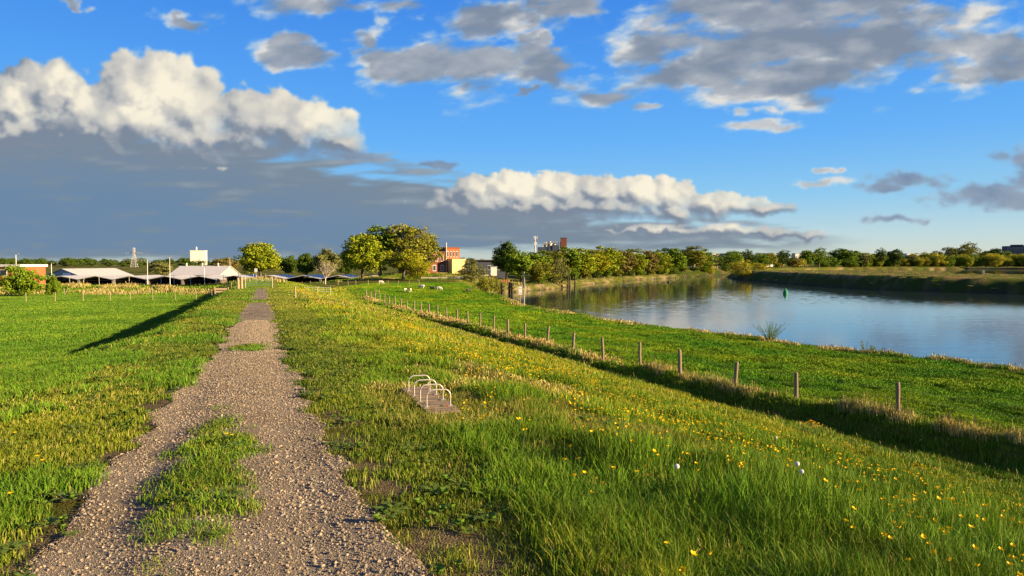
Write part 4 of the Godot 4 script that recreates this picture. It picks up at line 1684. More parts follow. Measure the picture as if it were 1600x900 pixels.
func trees() -> void:
	foliage("leaf_fresh", lin(0.20, 0.25, 0.012), 0.5)
	foliage("leaf_green", lin(0.13, 0.205, 0.012), 0.45)
	foliage("leaf_deep", lin(0.065, 0.11, 0.012), 0.35)
	foliage("leaf_olive", lin(0.185, 0.195, 0.02), 0.4)
	foliage("leaf_gold", lin(0.27, 0.28, 0.012), 0.5)
	foliage("leaf_brown", lin(0.16, 0.14, 0.035), 0.35)
	foliage("leaf_willow", lin(0.38, 0.36, 0.03), 0.5)
	foliage("leaf_grey", lin(0.16, 0.175, 0.05), 0.4)
	# by the sheds and the gate
	tree("large_bush", "large dense green bush in front of the brick building", "bush", "bush", 0, "leaf_green", 32, 98, 413, 76)
	tree("large_bush", "small round green bush at the edge of the larger bush", "bush", "bush", 1, "leaf_green", 82, 103, 427, 28)
	tree("gate_tree", "round yellow-green tree standing just behind the path gate", "tree", "round", 0, "leaf_fresh", 407, 122, 377, 75)
	tree("shed_tree", "olive round tree behind the sheds beside the pylon", "tree", "round", 1, "leaf_grey", 252, 262, 407, 40)
	tree("shed_tree", "dark green tree below the white tower", "tree", "bush", 0, "leaf_deep", 305, 300, 406, 48)
	tree("shed_tree", "brownish wide tree right of the white tower", "tree", "round", 2, "leaf_brown", 350, 320, 401, 52)
	tree("shed_tree", "low dark tree top over the big white hall", "tree", "bush", 1, "leaf_deep", 155, 330, 416, 24)
	for q in [[452, 262, 397, 36, "leaf_deep", "dark green tree just right of the gate tree"], [480, 255, 394, 36, "leaf_deep", "dark tree behind the pale bare birch"], [512, 240, 386, 52, "leaf_grey", "tall grey-green tree left of the spring-green trees"], [540, 250, 393, 34, "leaf_deep", "dark tree half hidden by the spring-green trees"]]:
		tree("background_tree", q[4 + 1], "tree", "round", int(q[0]) % 3, q[4], q[0], q[1], q[2], q[3])
	tree("birch", "pale almost bare birch in the grass behind the path's end", "tree", "bare", 0, "leaf_brown", 508, 146, 402, 38, "", "birch_bark")
	# the spring-green group before the red factory
	tree("spring_tree", "bright yellow-green leafy tree, leftmost of the big group", "tree", "round", 0, "leaf_fresh", 566, 170, 364, 76)
	tree("spring_tree", "mid-green tree rising behind the bright yellow-green tree", "tree", "tall", 0, "leaf_green", 594, 188, 350, 80)
	tree("spring_tree", "tallest olive tree of the big group with branches showing", "tree", "sparse", 0, "leaf_olive", 636, 186, 343, 104)
	tree("spring_tree", "thin-leaved olive tree beside the red factory wall", "tree", "sparse", 1, "leaf_olive", 667, 192, 368, 66)
	tree("spring_tree", "golden-green low tree in front of the olive tree", "tree", "sparse", 2, "leaf_gold", 630, 162, 384, 84)
	tree("spring_tree", "golden bushy tree at the right foot of the big group", "tree", "willow", 0, "leaf_gold", 652, 158, 400, 52)
	tree("bank_shrub", "grey-green shrub tree below the dark shed on the bank", "bush", "willow", 1, "leaf_grey", 738, 170, 402, 52)
	tree("bank_shrub", "low olive willow by the dark mooring piles", "bush", "willow", 0, "leaf_olive", 762, 158, 426, 42)
	# wooded left bank
	tree("bank_tree", "large dark green tree at the near end of the wooded bank", "tree", "round", 2, "leaf_deep", 791, 212, 374, 54)
	tree("bank_tree", "yellow-green tree leaning out from the dark tree", "tree", "round", 1, "leaf_green", 814, 204, 390, 58)
	tree("bank_tree", "olive bushy tree over the water by the tall pole", "tree", "willow", 0, "leaf_olive", 842, 205, 402, 60)
	tree("bank_tree", "grey-olive tree hanging over the bank left of the jetty", "tree", "willow", 1, "leaf_grey", 868, 214, 398, 52)
	var looks := {"leaf_green": "mid-green", "leaf_fresh": "bright yellow-green", "leaf_deep": "dark green", "leaf_olive": "olive", "leaf_brown": "brownish bare-looking", "leaf_gold": "golden green", "leaf_grey": "grey-green"}
	var row := [[838, 240, 391, 40, "leaf_green"], [862, 246, 386, 40, "leaf_olive"], [886, 250, 385, 34, "leaf_green"], [906, 262, 389, 36, "leaf_fresh"], [922, 285, 386, 26, "leaf_green"], [930, 276, 391, 30, "leaf_gold"], [946, 290, 384, 36, "leaf_fresh"], [958, 316, 387, 30, "leaf_deep"], [974, 312, 391, 26, "leaf_brown"], [990, 322, 390, 30, "leaf_fresh"], [1000, 350, 389, 28, "leaf_deep"], [1012, 340, 393, 24, "leaf_brown"],
		[1022, 358, 390, 24, "leaf_green"], [1036, 352, 390, 26, "leaf_fresh"], [1043, 382, 387, 28, "leaf_deep"], [1056, 372, 389, 24, "leaf_green"], [1070, 402, 388, 30, "leaf_green"], [1083, 396, 386, 30, "leaf_olive"], [1095, 410, 389, 28, "leaf_green"], [1108, 422, 396, 22, "leaf_grey"], [1120, 452, 397, 16, "leaf_deep"], [1132, 462, 397, 20, "leaf_deep"]]
	for i in row.size():
		var q: Array = row[i]
		var next: String = "%s tree on the wooded bank between a %s and a %s one" % [looks[q[4]], looks[row[maxi(i - 1, 0)][4]], looks[row[mini(i + 1, row.size() - 1)][4]]]
		tree("bank_tree", next, "tree", ["tall", "willow", "tall"][i % 3], i % 2, q[4], q[0], q[1], q[2] - 1.0, q[3] * 1.6, "%s trees along the wooded river bank" % looks[q[4]])
	for i in 16:
		var px := 846.0 + i * 17.0
		var d := 196.0 + i * 13.5
		tree("bank_bush", "low %s bush at the foot of the wooded bank trees" % ["mid-green", "olive", "dark green"][i % 3], "bush", "bush", i % 2, ["leaf_green", "leaf_olive", "leaf_deep"][i % 3], px, d + 9.0, 419.0 - i * 0.2, 24.0, "low bushes under the bank trees")
	# across the river
	tree("yellow_willow", "rounded yellow willow at the tip of the far point", "tree", "willow", 0, "leaf_willow", 1158, 322, 403, 46)
	tree("yellow_willow", "smaller yellow willow behind the far point's tip", "tree", "willow", 1, "leaf_willow", 1190, 352, 410, 34)
	var far_row := [[1146, 480, 391, 34, "leaf_green"], [1168, 505, 390, 34, "leaf_deep"], [1186, 540, 393, 30, "leaf_green"], [1203, 560, 394, 26, "leaf_olive"], [1222, 590, 391, 36, "leaf_deep"], [1238, 610, 400, 22, "leaf_brown"], [1260, 650, 390, 26, "leaf_green"], [1279, 660, 387, 36, "leaf_green"], [1318, 730, 386, 48, "leaf_green"], [1347, 745, 395, 26, "leaf_grey"], [1375, 752, 388, 26, "leaf_deep"], [1398, 760, 387, 24, "leaf_deep"],
		[1422, 775, 396, 24, "leaf_grey"], [1446, 790, 394, 26, "leaf_olive"], [1463, 800, 389, 26, "leaf_grey"], [1484, 810, 383, 30, "leaf_grey"], [1510, 815, 379, 46, "leaf_olive"], [1540, 815, 390, 26, "leaf_green"], [1556, 810, 387, 26, "leaf_deep"], [1574, 815, 392, 24, "leaf_green"], [1600, 820, 394, 30, "leaf_olive"], [1634, 820, 388, 36, "leaf_deep"]]
	for i in far_row.size():
		var q: Array = far_row[i]
		var far_label: String = "%s tree far across the river, between a %s and a %s one" % [looks[q[4]], looks[far_row[maxi(i - 1, 0)][4]], looks[far_row[mini(i + 1, far_row.size() - 1)][4]]]
		tree("far_tree", far_label, "tree", ["round", "sparse", "tall"][i % 3] if q[4] != "leaf_grey" else "sparse", i % 3, q[4], q[0], q[1], q[2], q[3] * 1.1, "%s trees far across the river" % looks[q[4]])
	for q in [[1215, 600, 406, 24], [1248, 630, 404, 26], [1300, 700, 402, 34], [1328, 715, 404, 36], [1286, 690, 406, 30], [1180, 520, 408, 20], [1135, 445, 411, 18], [1110, 412, 412, 16]]:
		tree("far_bush", "low %s bush below the trees across the river" % ("pale yellow" if int(q[0]) % 3 == 0 else "green"), "bush", "bush", int(q[0]) % 2, "leaf_willow" if int(q[0]) % 3 == 0 else "leaf_green", q[0], q[1], q[2], q[3], "low bushes across the river")
	# willow thicket on the far shore, and the woods on the skyline: each one mass
	for g in [["leaf_willow", 0], ["leaf_green", 1], ["leaf_fresh", 0]]:
		var where := []
		for i in 70:
			var px := rng.randf_range(1330.0, 1760.0)
			var d := rng.randf_range(772.0, 806.0) + (10.0 if px > 1500.0 else 0.0) - 26.0 * smoothstep(1430.0, 1340.0, px)
			var p := view_point(px, d)
			if bank(p.x, d) < 2.0:
				continue
			var h := rng.randf_range(11.0, 18.0) / 9.8
			where.append(Transform3D(Basis(Vector3.UP, rng.randf() * TAU).scaled(Vector3(h * 1.1, h, h * 1.1)), p - Vector3(0, 1.0, 0)))
		stuff("willow_thicket", copies(grow("willow", g[1])[1], where, PackedColorArray(), mats[g[0]]), {"leaf_willow": "pale yellow willow growth massed along the far shore", "leaf_green": "green willow growth massed along the far shore", "leaf_fresh": "yellow-green willow growth massed along the far shore"}[g[0]], "willows")
	var woods := []
	for i in 420:
		var px := rng.randf_range(-250.0, 1900.0)
		var d := rng.randf_range(950.0, 1250.0)
		var p := view_point(px, d)
		var h := rng.randf_range(9.0, 15.0) / 10.0
		woods.append(Transform3D(Basis(Vector3.UP, rng.randf() * TAU).scaled(Vector3(h * 1.6, h, h * 1.6)), p - Vector3(0, 1.0, 0)))
	stuff("distant_woods", copies(grow("round", 1)[1], woods, PackedColorArray(), mats["leaf_deep"]), "dark band of distant woods along the horizon", "woods")
	# rough growth on the shed bank, the river banks and the point
	rough_growth()


func rough_growth() -> void:
	var r := RandomNumberGenerator.new()
	r.seed = 2024
	var ring := [0.0, 0.0, 0.0, 0.9, 150, 0.045]
	var lots := {"straw": [], "lush": []}
	for i in 4200:
		var zone := i % 4
		var x := 0.0
		var d := 0.0
		var size := r.randf_range(0.7, 1.5)
		if zone == 0:
			d = r.randf_range(106.0, 140.0)
			x = r.randf_range(-0.80, -0.335) * d
			size *= 0.9
		elif zone == 1:
			d = r.randf_range(165.0, 460.0)
			x = r.randf_range(-0.12, 0.32) * d
		elif zone == 2:
			d = r.randf_range(165.0, 410.0)
			x = r.randf_range(0.27, 0.78) * d
			size *= 0.55
		else:
			d = r.randf_range(128.0, 215.0)
			x = r.randf_range(-0.32, 0.02) * d
			size *= 0.6
		var b := bank(x, d)
		if b < 0.5 or zone == 1 and b > 13.0:
			continue
		var n := n_big.get_noise_2d(x * 1.5, d * 1.5) + r.randf_range(-0.25, 0.25)
		if zone == 3 and d < 160.0:
			continue
		lots["straw" if n > (0.34 if zone == 3 else 0.16) else "lush"].append(Transform3D(Basis(Vector3.UP, r.randf() * TAU).scaled(Vector3(size * 1.5, size * 1.2, size * 1.5)), ground_point(x, d)))
	for kind in lots:
		stuff("rough_growth", copies(tuft(kind, ring, r), lots[kind], PackedColorArray(), mats["grass"]), {"straw": "dry brown reeds and weeds on the banks and the far point", "lush": "rank green weeds on the banks and the far point"}[kind], "weeds")
	var rocks := []
	for i in 4000:
		var d := r.randf_range(165.0, 440.0)
		var x := r.randf_range(-0.05, 0.31) * d
		var b := bank(x, d)
		if b < -0.3 or b > 3.0:
			continue
		var p := ground_point(x, d)
		rocks.append(Transform3D(Basis.from_euler(Vector3(r.randf(), r.randf() * TAU, r.randf())).scaled(Vector3.ONE * r.randf_range(0.35, 0.9)), p))
	stuff("bank_stones", copies(rock(r), rocks, PackedColorArray(), mats["concrete"]), "pale stones lining the foot of the wooded bank", "stones")


# ---------- buildings ----------
func gable_hall(o: Node3D, w: float, l: float, eave: float, ridge: float, wall: String, roof: String) -> void:
	# ridge along local z, gables at both ends
	var st := tool()
	for z in [-l * 0.5, l * 0.5]:
		var out := Vector3(0, 0, z)
		quad(st, Vector3(-w * 0.5, -1.0, z), Vector3(w * 0.5, -1.0, z), Vector3(w * 0.5, eave, z), Vector3(-w * 0.5, eave, z), out)
		tri(st, Vector3(-w * 0.5, eave, z), Vector3(w * 0.5, eave, z), Vector3(0, ridge, z), out)
	for x in [-w * 0.5, w * 0.5]:
		quad(st, Vector3(x, -1.0, -l * 0.5), Vector3(x, -1.0, l * 0.5), Vector3(x, eave, l * 0.5), Vector3(x, eave, -l * 0.5), Vector3(x, 0, 0))
	put("wall", st.commit(), mats[wall], o)
	var slope := atan2(ridge - eave, w * 0.5)
	var span := (w * 0.5 + 0.4) / cos(slope)
	for side in [-1.0, 1.0]:
		var b := Basis(Vector3(0, 0, 1), -side * slope)
		var panels := int(l / 3.0)
		for k in panels:
			var z := -l * 0.5 - 0.3 + (k + 0.5) * (l + 0.6) / panels
			put("roof_panel", box_mesh(Vector3(side * (w * 0.5 + 0.4) * 0.5, (ridge + eave) * 0.5 - 0.4 * tan(slope) * 0.5 + 0.08 + 0.006 * (k % 2), z), Vector3(span, 0.12, (l + 0.6) / panels - 0.03), b), mats[roof], o)


func window_row(o: Node3D, from: Vector3, step: Vector3, count: int, size: Vector2, out: Vector3) -> void:
	for i in count:
		var c := from + step * i
		var turn := Basis.looking_at(-out, Vector3.UP)
		var w := put("window", box_mesh(Vector3.ZERO, Vector3(size.x, size.y, 0.08)), mats["white_paint"], o)
		w.transform = Transform3D(turn, c + out * 0.03)
		put("pane", box_mesh(Vector3(0, 0, 0.045), Vector3(size.x * 0.84, size.y * 0.88, 0.02)), mats["window_glass"], w)


func buildings() -> void:
	# brick building behind the left bush
	var p := view_point(0, 150)
	var roof_y := level_at(416.5, 150.0) - p.y
	var o := thing("brick_building", "low red brick building with a flat white roof edge behind the bush", "building", p)
	put("wall", box_mesh(Vector3(-4, roof_y * 0.5 - 0.5, 0), Vector3(22, roof_y + 1.0, 8)), mats["brick"], o)
	put("roof_edge", box_mesh(Vector3(-4, roof_y + 0.22, 0), Vector3(22.6, 0.5, 8.6)), mats["white_plaster"], o)
	window_row(o, Vector3(-12, roof_y - 1.2, 4.0), Vector3(2.6, 0, 0), 7, Vector2(1.5, 1.2), Vector3(0, 0, 1))
	# halls with white roofs
	p = view_point(140, 196)
	o = thing("white_roof_hall", "grey-gabled hall with a bright white roof behind the weedy bank", "hall", p, deg_to_rad(-16.0))
	gable_hall(o, 12.5, 17.0, level_at(431, 196.0) - p.y, level_at(420, 196.0) - p.y, "grey_cladding", "white_roof")
	put("door", box_mesh(Vector3(1.5, 1.6, 8.55), Vector3(2.6, 2.8, 0.12)), mats["white_paint"], o)
	p = view_point(321, 214)
	o = thing("greenhouse_hall", "long pale sheet-roofed hall below the white tower", "hall", p, deg_to_rad(84.0))
	gable_hall(o, 12.0, 15.5, level_at(429, 214.0) - p.y, level_at(416, 214.0) - p.y, "grey_cladding", "roof_sheet")
	for i in 3:
		put("roof_vent", tube_mesh([Vector3(0, 0, -6.0 + i * 5.0), Vector3(0, 1.1, -6.0 + i * 5.0)], [0.3, 0.3], 7), mats["galvanised_steel"], o).position.y = level_at(416, 214.0) - p.y - 0.1
	# low open sheds side by side, dark inside
	for i in 10:
		var px := 96.0 + i * 54.0
		var d := 178.0 + (6.0 if i > 4 else 0.0)
		p = view_point(px, d)
		o = thing("open_shed", "low open shed with white gable roof " + ["beside the round bush", "below the grey hall gable", "in front of the white hall roof", "in front of the pylon", "before the olive tree", "in front of the pale hall's left end", "in front of the pale hall's right end", "just right of the gate tree", "behind the bare birch", "left of the spring-green trees"][i], "shed", p, 0.0, "row of low open sheds")
		var w := 54.0 * d / 1110.0
		var eave := level_at(436.5 - (1.0 if i > 4 else 0.0), d) - p.y
		var ridge := eave + 0.85
		var slope := atan2(0.85, w * 0.5)
		for side in [-1.0, 1.0]:
			put("roof_panel", box_mesh(Vector3(side * w * 0.25, (eave + ridge) * 0.5, -7), Vector3(w * 0.5 / cos(slope) - 0.02, 0.14, 15.0), Basis(Vector3(0, 0, 1), -side * slope)), mats["white_roof"], o)
			put("post", box_mesh(Vector3(side * (w * 0.5 - 0.15), eave * 0.5 - 0.3, 0.2), Vector3(0.16, eave + 0.3, 0.16)), mats["galvanised_steel"], o)
		put("back_wall", box_mesh(Vector3(0, eave * 0.5 - 0.2, -13.5), Vector3(w - 0.1, eave + 0.3, 0.2)), mats["shed_board"], o)
		for sx in [-1.0, 1.0]:
			put("side_wall", box_mesh(Vector3(sx * (w * 0.5 - 0.1), eave * 0.5 - 0.2, -6.8), Vector3(0.14, eave + 0.2, 13.0)), mats["shed_board"], o)
	# white tower
	p = view_point(311, 420)
	var top := level_at(392, 420.0) - p.y
	o = thing("white_tower", "square white windowless tower block with a short chimney", "building", p, 0.25)
	put("body", box_mesh(Vector3(0, top * 0.5 - 1, 0), Vector3(8.2, top + 2.0, 6.5)), mats["white_plaster"], o)
	put("parapet", box_mesh(Vector3(0, top + 0.12, 0), Vector3(8.5, 0.3, 6.8)), mats["white_plaster"], o)
	put("chimney", tube_mesh([Vector3(-1.3, top, 0), Vector3(-1.3, top + 2.0, 0), Vector3(-1.3, top + 2.4, 0)], [0.45, 0.45, 0.3], 8), mats["white_plaster"], o)
	# red factory with the cream annex
	p = view_point(690, 206)
	top = level_at(388, 206.0) - p.y
	o = thing("brick_factory", "tall red brick factory with a bright cream annex wall", "building", p, deg_to_rad(28.0))
	put("tower_wall", box_mesh(Vector3(2.3, top * 0.5 - 0.8, 0), Vector3(4.6, top + 1.6, 5.0)), mats["brick"], o)
	put("parapet", box_mesh(Vector3(2.3, top + 0.15, 0), Vector3(4.9, 0.3, 5.3)), mats["dark_brick"], o)
	put("wing_wall", box_mesh(Vector3(-6.2, top * 0.42 - 0.8, 0.4), Vector3(12.2, top * 0.84 + 1.6, 5.0)), mats["dark_brick"], o)
	put("wing_roof", box_mesh(Vector3(-6.2, top * 0.84 + 0.1, 0.4), Vector3(12.6, 0.2, 5.4)), mats["dark_concrete"], o)
	var annex_top := level_at(404.5, 203.0) - p.y
	put("annex", box_mesh(Vector3(3.0, annex_top * 0.5 - 1.0, 4.2), Vector3(4.3, annex_top + 2.0, 3.2)), mats["cream_plaster"], o)
	put("flue", tube_mesh([Vector3(0.3, 0.0, 2.75), Vector3(0.3, top + 1.3, 2.75)], [0.16, 0.16], 7), mats["galvanised_steel"], o)
	put("flue_cap", tube_mesh([Vector3(0.3, top + 1.25, 2.75), Vector3(0.3, top + 1.6, 2.75)], [0.24, 0.2], 7), mats["galvanised_steel"], o)
	window_row(o, Vector3(0.9, top * 0.76, 2.5), Vector3(0.95, 0, 0), 4, Vector2(0.5, 1.7), Vector3(0, 0, 1))
	window_row(o, Vector3(4.6, top * 0.76, 1.5), Vector3(0, 0, -1.5), 3, Vector2(0.6, 1.7), Vector3(1, 0, 0))
	window_row(o, Vector3(-11.2, top * 0.6, 2.9), Vector3(1.7, 0, 0), 7, Vector2(0.8, 1.9), Vector3(0, 0, 1))
	window_row(o, Vector3(-10.6, top * 0.2, 2.9), Vector3(2.4, 0, 0), 5, Vector2(1.0, 1.7), Vector3(0, 0, 1))
	# dark sheds on the bank and a white container stair
	p = view_point(752, 224)
	top = level_at(407, 224.0) - p.y
	o = thing("dark_shed", "long dark flat-roofed shed behind the bank shrub", "shed", p, 0.12)
	put("wall", box_mesh(Vector3(0, top * 0.5 - 0.5, 0), Vector3(15, top + 1, 7)), mats["slate_cladding"], o)
	put("roof", box_mesh(Vector3(0, top + 0.12, 0.2), Vector3(15.8, 0.24, 7.8)), mats["dark_concrete"], o)
	window_row(o, Vector3(2.2, top * 0.5, 3.5), Vector3(1.5, 0, 0), 3, Vector2(1.0, 1.4), Vector3(0, 0, 1))
	p = view_point(771, 198)
	top = level_at(416.5, 198.0) - p.y
	o = thing("white_kiosk", "narrow white cabin on legs above the river bank", "cabin", p, 0.15)
	put("cabin", box_mesh(Vector3(0, top * 0.62, 0), Vector3(1.7, top * 0.72, 1.8)), mats["white_plaster"], o)
	put("roof", box_mesh(Vector3(0, top + 0.02, 0), Vector3(2.0, 0.14, 2.1)), mats["grey_cladding"], o)
	for x in [-0.75, 0.75]:
		for z in [-0.75, 0.75]:
			put("leg", box_mesh(Vector3(x, top * 0.1, z), Vector3(0.14, top * 0.33, 0.14)), mats["dark_concrete"], o)
	window_row(o, Vector3(-0.86, top * 0.72, 0.1), Vector3(0, 0, 0.6), 1, Vector2(0.8, 0.8), Vector3(-1, 0, 0))
	# concrete ramp and low wall below the factory
	p = view_point(707, 182)
	o = thing("bank_ramp", "dark concrete ramp running down the bank below the factory", "ramp", p, deg_to_rad(-24.0))
	var st := tool()
	var b0 := Vector3(-1.2, level_at(430, 200.0) - p.y, -16)
	quad(st, b0, b0 + Vector3(3.4, 0, 0), Vector3(3.6, -0.4, 9), Vector3(-0.6, -0.4, 9), Vector3.UP)
	quad(st, b0, Vector3(-0.6, -0.4, 9), Vector3(-0.6, -2.4, 9), b0 - Vector3(0, 3, 0), Vector3(-1, 0, 0))
	quad(st, b0 + Vector3(3.4, 0, 0), Vector3(3.6, -0.4, 9), Vector3(3.6, -2.4, 9), b0 + Vector3(3.4, -3, 0), Vector3(1, 0, 0))
	put("slab", st.commit(), mats["dark_concrete"], o)
	put("kerb", tube_mesh([b0 + Vector3(3.5, 0.1, 0), Vector3(3.7, -0.3, 9)], [0.18, 0.18], 5), mats["concrete"], o)
	p = view_point(692, 168)
	o = thing("retaining_wall", "low tan concrete wall at the pasture's upper edge", "wall", p, deg_to_rad(18.0))
	for i in 6:
		put("block", box_mesh(Vector3(-4.4 + i * 1.75, 0.0, 0), Vector3(1.7, 0.8, 0.4)), mats["concrete"], o)
	# industrial plant over the trees
	p = view_point(862, 620)
	o = thing("mill_plant", "grey mill plant with silos and a brown brick tower above the trees", "factory", p)
	var up := func(py: float) -> float: return level_at(py, 620.0) - p.y
	var X := func(px: float) -> float: return (px - 862.0) * 620.0 / 1110.0
	put("brick_tower", box_mesh(Vector3(X.call(880.5), up.call(372.5) * 0.5, 0), Vector3(5.0, up.call(372.5), 5.0)), mats["dark_brick"], o)
	put("tower_cap", box_mesh(Vector3(X.call(880.5), up.call(372.0), 0), Vector3(5.4, 0.6, 5.4)), mats["dark_concrete"], o)
	for q in [[853, 378, 1.9], [859, 376.5, 2.2], [866, 379, 1.9]]:
		var h: float = up.call(q[1])
		var silo := put("silo", tube_mesh([Vector3(X.call(q[0]), 0, 0), Vector3(X.call(q[0]), h - 1.6, 0), Vector3(X.call(q[0]), h, 0)], [q[2], q[2], 0.4], 12), mats["galvanised_steel"], o)
	put("elevator_house", box_mesh(Vector3(X.call(868), up.call(383) * 0.5, 3.0), Vector3(6.0, up.call(383), 4.0)), mats["slate_cladding"], o)
	put("low_house", box_mesh(Vector3(X.call(846), up.call(386) * 0.5, 2.0), Vector3(7.0, up.call(386), 4.0)), mats["slate_cladding"], o)
	put("conveyor", box_mesh(Vector3(X.call(858), up.call(380.0), 2.6), Vector3(13, 0.9, 1.0), Basis(Vector3(0, 0, 1), 0.22)), mats["grey_cladding"], o)
	put("gantry", box_mesh(Vector3(X.call(872), up.call(381), -2.0), Vector3(8.0, 0.5, 0.8)), mats["galvanised_steel"], o)
	for x in [847.0, 851.0, 872.0, 875.0]:
		put("stack", tube_mesh([Vector3(X.call(x), up.call(388), 1.0), Vector3(X.call(x), up.call(378.5 if x > 850 else 383.0), 1.0)], [0.35, 0.3], 6), mats["galvanised_steel"], o)
	p = view_point(836, 560)
	o = thing("radio_mast", "thin grey antenna mast beside the mill plant", "mast", p)
	var mh := level_at(368.5, 560.0) - p.y
	put("pole", tube_mesh([Vector3.ZERO, Vector3(0, mh, 0)], [0.55, 0.38], 7), mats["galvanised_steel"], o)
	for q in [[0.0, 1.5], [-4.6, 1.2]]:
		for a in 3:
			put("antenna_panel", box_mesh(Vector3(cos(a * 2.1) * q[1], mh - 1.4 + q[0], sin(a * 2.1) * q[1]), Vector3(0.5, 2.3, 0.4)), mats["white_paint"], o)
		put("antenna_ring", tube_mesh([Vector3(-1.4, mh - 1.4 + q[0], 0), Vector3(1.4, mh - 1.4 + q[0], 0)], [0.12, 0.12], 5), mats["galvanised_steel"], o)
	# pale houses between the trees across the river, apartment block far right
	for q in [[1116, 640, 396, 13, "pale flat house showing between far trees left of the point"], [1200, 700, 396, 18, "pale building hidden between trees behind the yellow willows"], [1245, 800, 396, 12, "narrow white house between trees across the river"], [1084, 560, 402, 12, "white house glimpsed through the wooded bank trees"], [1420, 900, 396.5, 26, "low pale hall roof over the willow thicket"]]:
		p = view_point(q[0], q[1])
		var h: float = level_at(q[2], q[1]) - p.y
		var w: float = q[3] * q[1] / 1110.0
		o = thing("pale_house", q[4], "house", p, 0.2)
		put("wall", box_mesh(Vector3(0, h * 0.5 - 0.6, 0), Vector3(w, h + 0.8, w * 0.8)), mats["white_plaster"], o)
		put("roof", box_mesh(Vector3(0, h + 0.05, 0), Vector3(w + 0.6, 0.5, w * 0.8 + 0.6)), mats["grey_cladding"], o)
		window_row(o, Vector3(-w * 0.35, h * 0.75, w * 0.4), Vector3(w * 0.233, 0, 0), 4, Vector2(w * 0.11, 1.6), Vector3(0, 0, 1))
	p = view_point(1592, 900)
	top = level_at(385, 900.0) - p.y
	o = thing("apartment_block", "dark slate apartment block with rows of balconies above the willows", "building", p, -0.25)
	put("wall", box_mesh(Vector3(0, top * 0.5 - 0.5, 0), Vector3(34, top + 1.0, 14)), mats["slate_cladding"], o)
	put("roof", box_mesh(Vector3(0, top + 0.2, 0), Vector3(34.8, 0.4, 14.8)), mats["dark_concrete"], o)
	put("penthouse", box_mesh(Vector3(-3, top + 1.2, 0), Vector3(12, 2.0, 8)), mats["slate_cladding"], o)
	for f in 6:
		var y := top - 2.6 - f * 2.9
		put("balcony", box_mesh(Vector3(0, y - 1.0, 7.6), Vector3(33.0, 0.22, 1.4)), mats["concrete"], o)
		window_row(o, Vector3(-15.0, y + 0.3, 7.0), Vector3(3.0, 0, 0), 11, Vector2(1.7, 1.7), Vector3(0, 0, 1))


# ---------- far things: poles, pylon, river marks ----------
func far_things() -> void:
	for q in [[25.5, 140, 397, "tall thin white flagpole by the brick building"], [80.5, 140, 411, "short thin pole between the bush and the grey hall"], [230.5, 172, 405, "lamp pole beside the pylon over the sheds"], [265.5, 172, 401, "tall thin lamp pole before the olive tree"], [319.5, 172, 417, "short pole before the long pale hall"], [359.5, 230, 403, "thin pole over the brownish tree by the hall"]]:
		var p := view_point(q[0], q[1])
		var h: float = level_at(q[2], q[1]) - p.y
		var o := thing("lamp_pole", q[3], "pole", p)
		put("pole", tube_mesh([Vector3(0, -0.2, 0), Vector3(0, h, 0)], [0.06, 0.04], 6), mats["white_paint"], o)
		put("head", box_mesh(Vector3(0.2, h + 0.03, 0), Vector3(0.6, 0.09, 0.2)), mats["galvanised_steel"], o)
	# electricity pylon
	var d := 900.0
	var p := view_point(210, d)
	var top := level_at(387, d) - p.y
	var o := thing("pylon", "grey lattice electricity pylon with two cross-arms behind the sheds", "pylon", p)
	var wide := func(y: float) -> float: return lerpf(3.3, 1.0, clampf(y / (top * 0.62), 0, 1)) * (1.0 if y < top * 0.62 else lerpf(1.0, 0.85, (y - top * 0.62) / (top * 0.38)))
	for sx in [-1, 1]:
		for sz in [-1, 1]:
			var pts := []
			var radii := []
			for i in 9:
				var y := top * i / 8.0
				var w: float = wide.call(y)
				pts.append(Vector3(sx * w, y, sz * w))
				radii.append(0.22)
			put("leg", tube_mesh(pts, radii, 5), mats["pylon_steel"], o)
	for i in 9:
		var y0 := top * i / 9.0
		var y1 := top * (i + 1) / 9.0
		var w0: float = wide.call(y0)
		var w1: float = wide.call(y1)
		var st := tool()
		for k in 4:
			var b := Basis(Vector3.UP, k * PI * 0.5)
			tube(st, [b * Vector3(-w0, y0, w0), b * Vector3(w1, y1, w1)], [0.13, 0.13], 4)
			tube(st, [b * Vector3(w0, y0, w0), b * Vector3(-w1, y1, w1)], [0.13, 0.13], 4)
		put("lattice", st.commit(), mats["pylon_steel"], o)
	var tips := []
	for q in [[394.5, 10.0], [406.0, 12.8]]:
		var y: float = level_at(q[0], d) - p.y
		for side in [-1.0, 1.0]:
			var st := tool()
			var tip := Vector3(side * q[1], y - 0.2, 0)
			tube(st, [Vector3(side * 0.8, y + 1.0, 0), tip], [0.2, 0.14], 4)
			tube(st, [Vector3(side * 0.8, y - 0.2, 0.6), tip], [0.2, 0.14], 4)
			tube(st, [Vector3(side * 0.8, y - 0.2, -0.6), tip], [0.2, 0.14], 4)
			for f in [0.45, 0.72, 1.0]:
				tube(st, [Vector3(side * q[1] * f, y - 0.2, 0), Vector3(side * q[1] * f, y - 1.5, 0)], [0.16, 0.22], 4)
			put("cross_arm", st.commit(), mats["pylon_steel"], o)
			tips.append(p + Vector3(side * q[1], y - 1.5, 0))
	var line := thing("power_line", "thin power cables hanging from the lattice pylon", "cable", p + Vector3(0, top, 0))
	for tip in tips:
		for far in [Vector3(-420, 3, 260), Vector3(330, 0, -330)]:
			var pts := []
			var radii := []
			for i in 15:
				var f := i / 14.0
				pts.append(tip + far * f - Vector3(0, 9.0 * 4.0 * f * (1.0 - f), 0) - line.position)
				radii.append(0.035)
			put("cable", tube_mesh(pts, radii, 4), mats["wire"], line)
	river_marks()


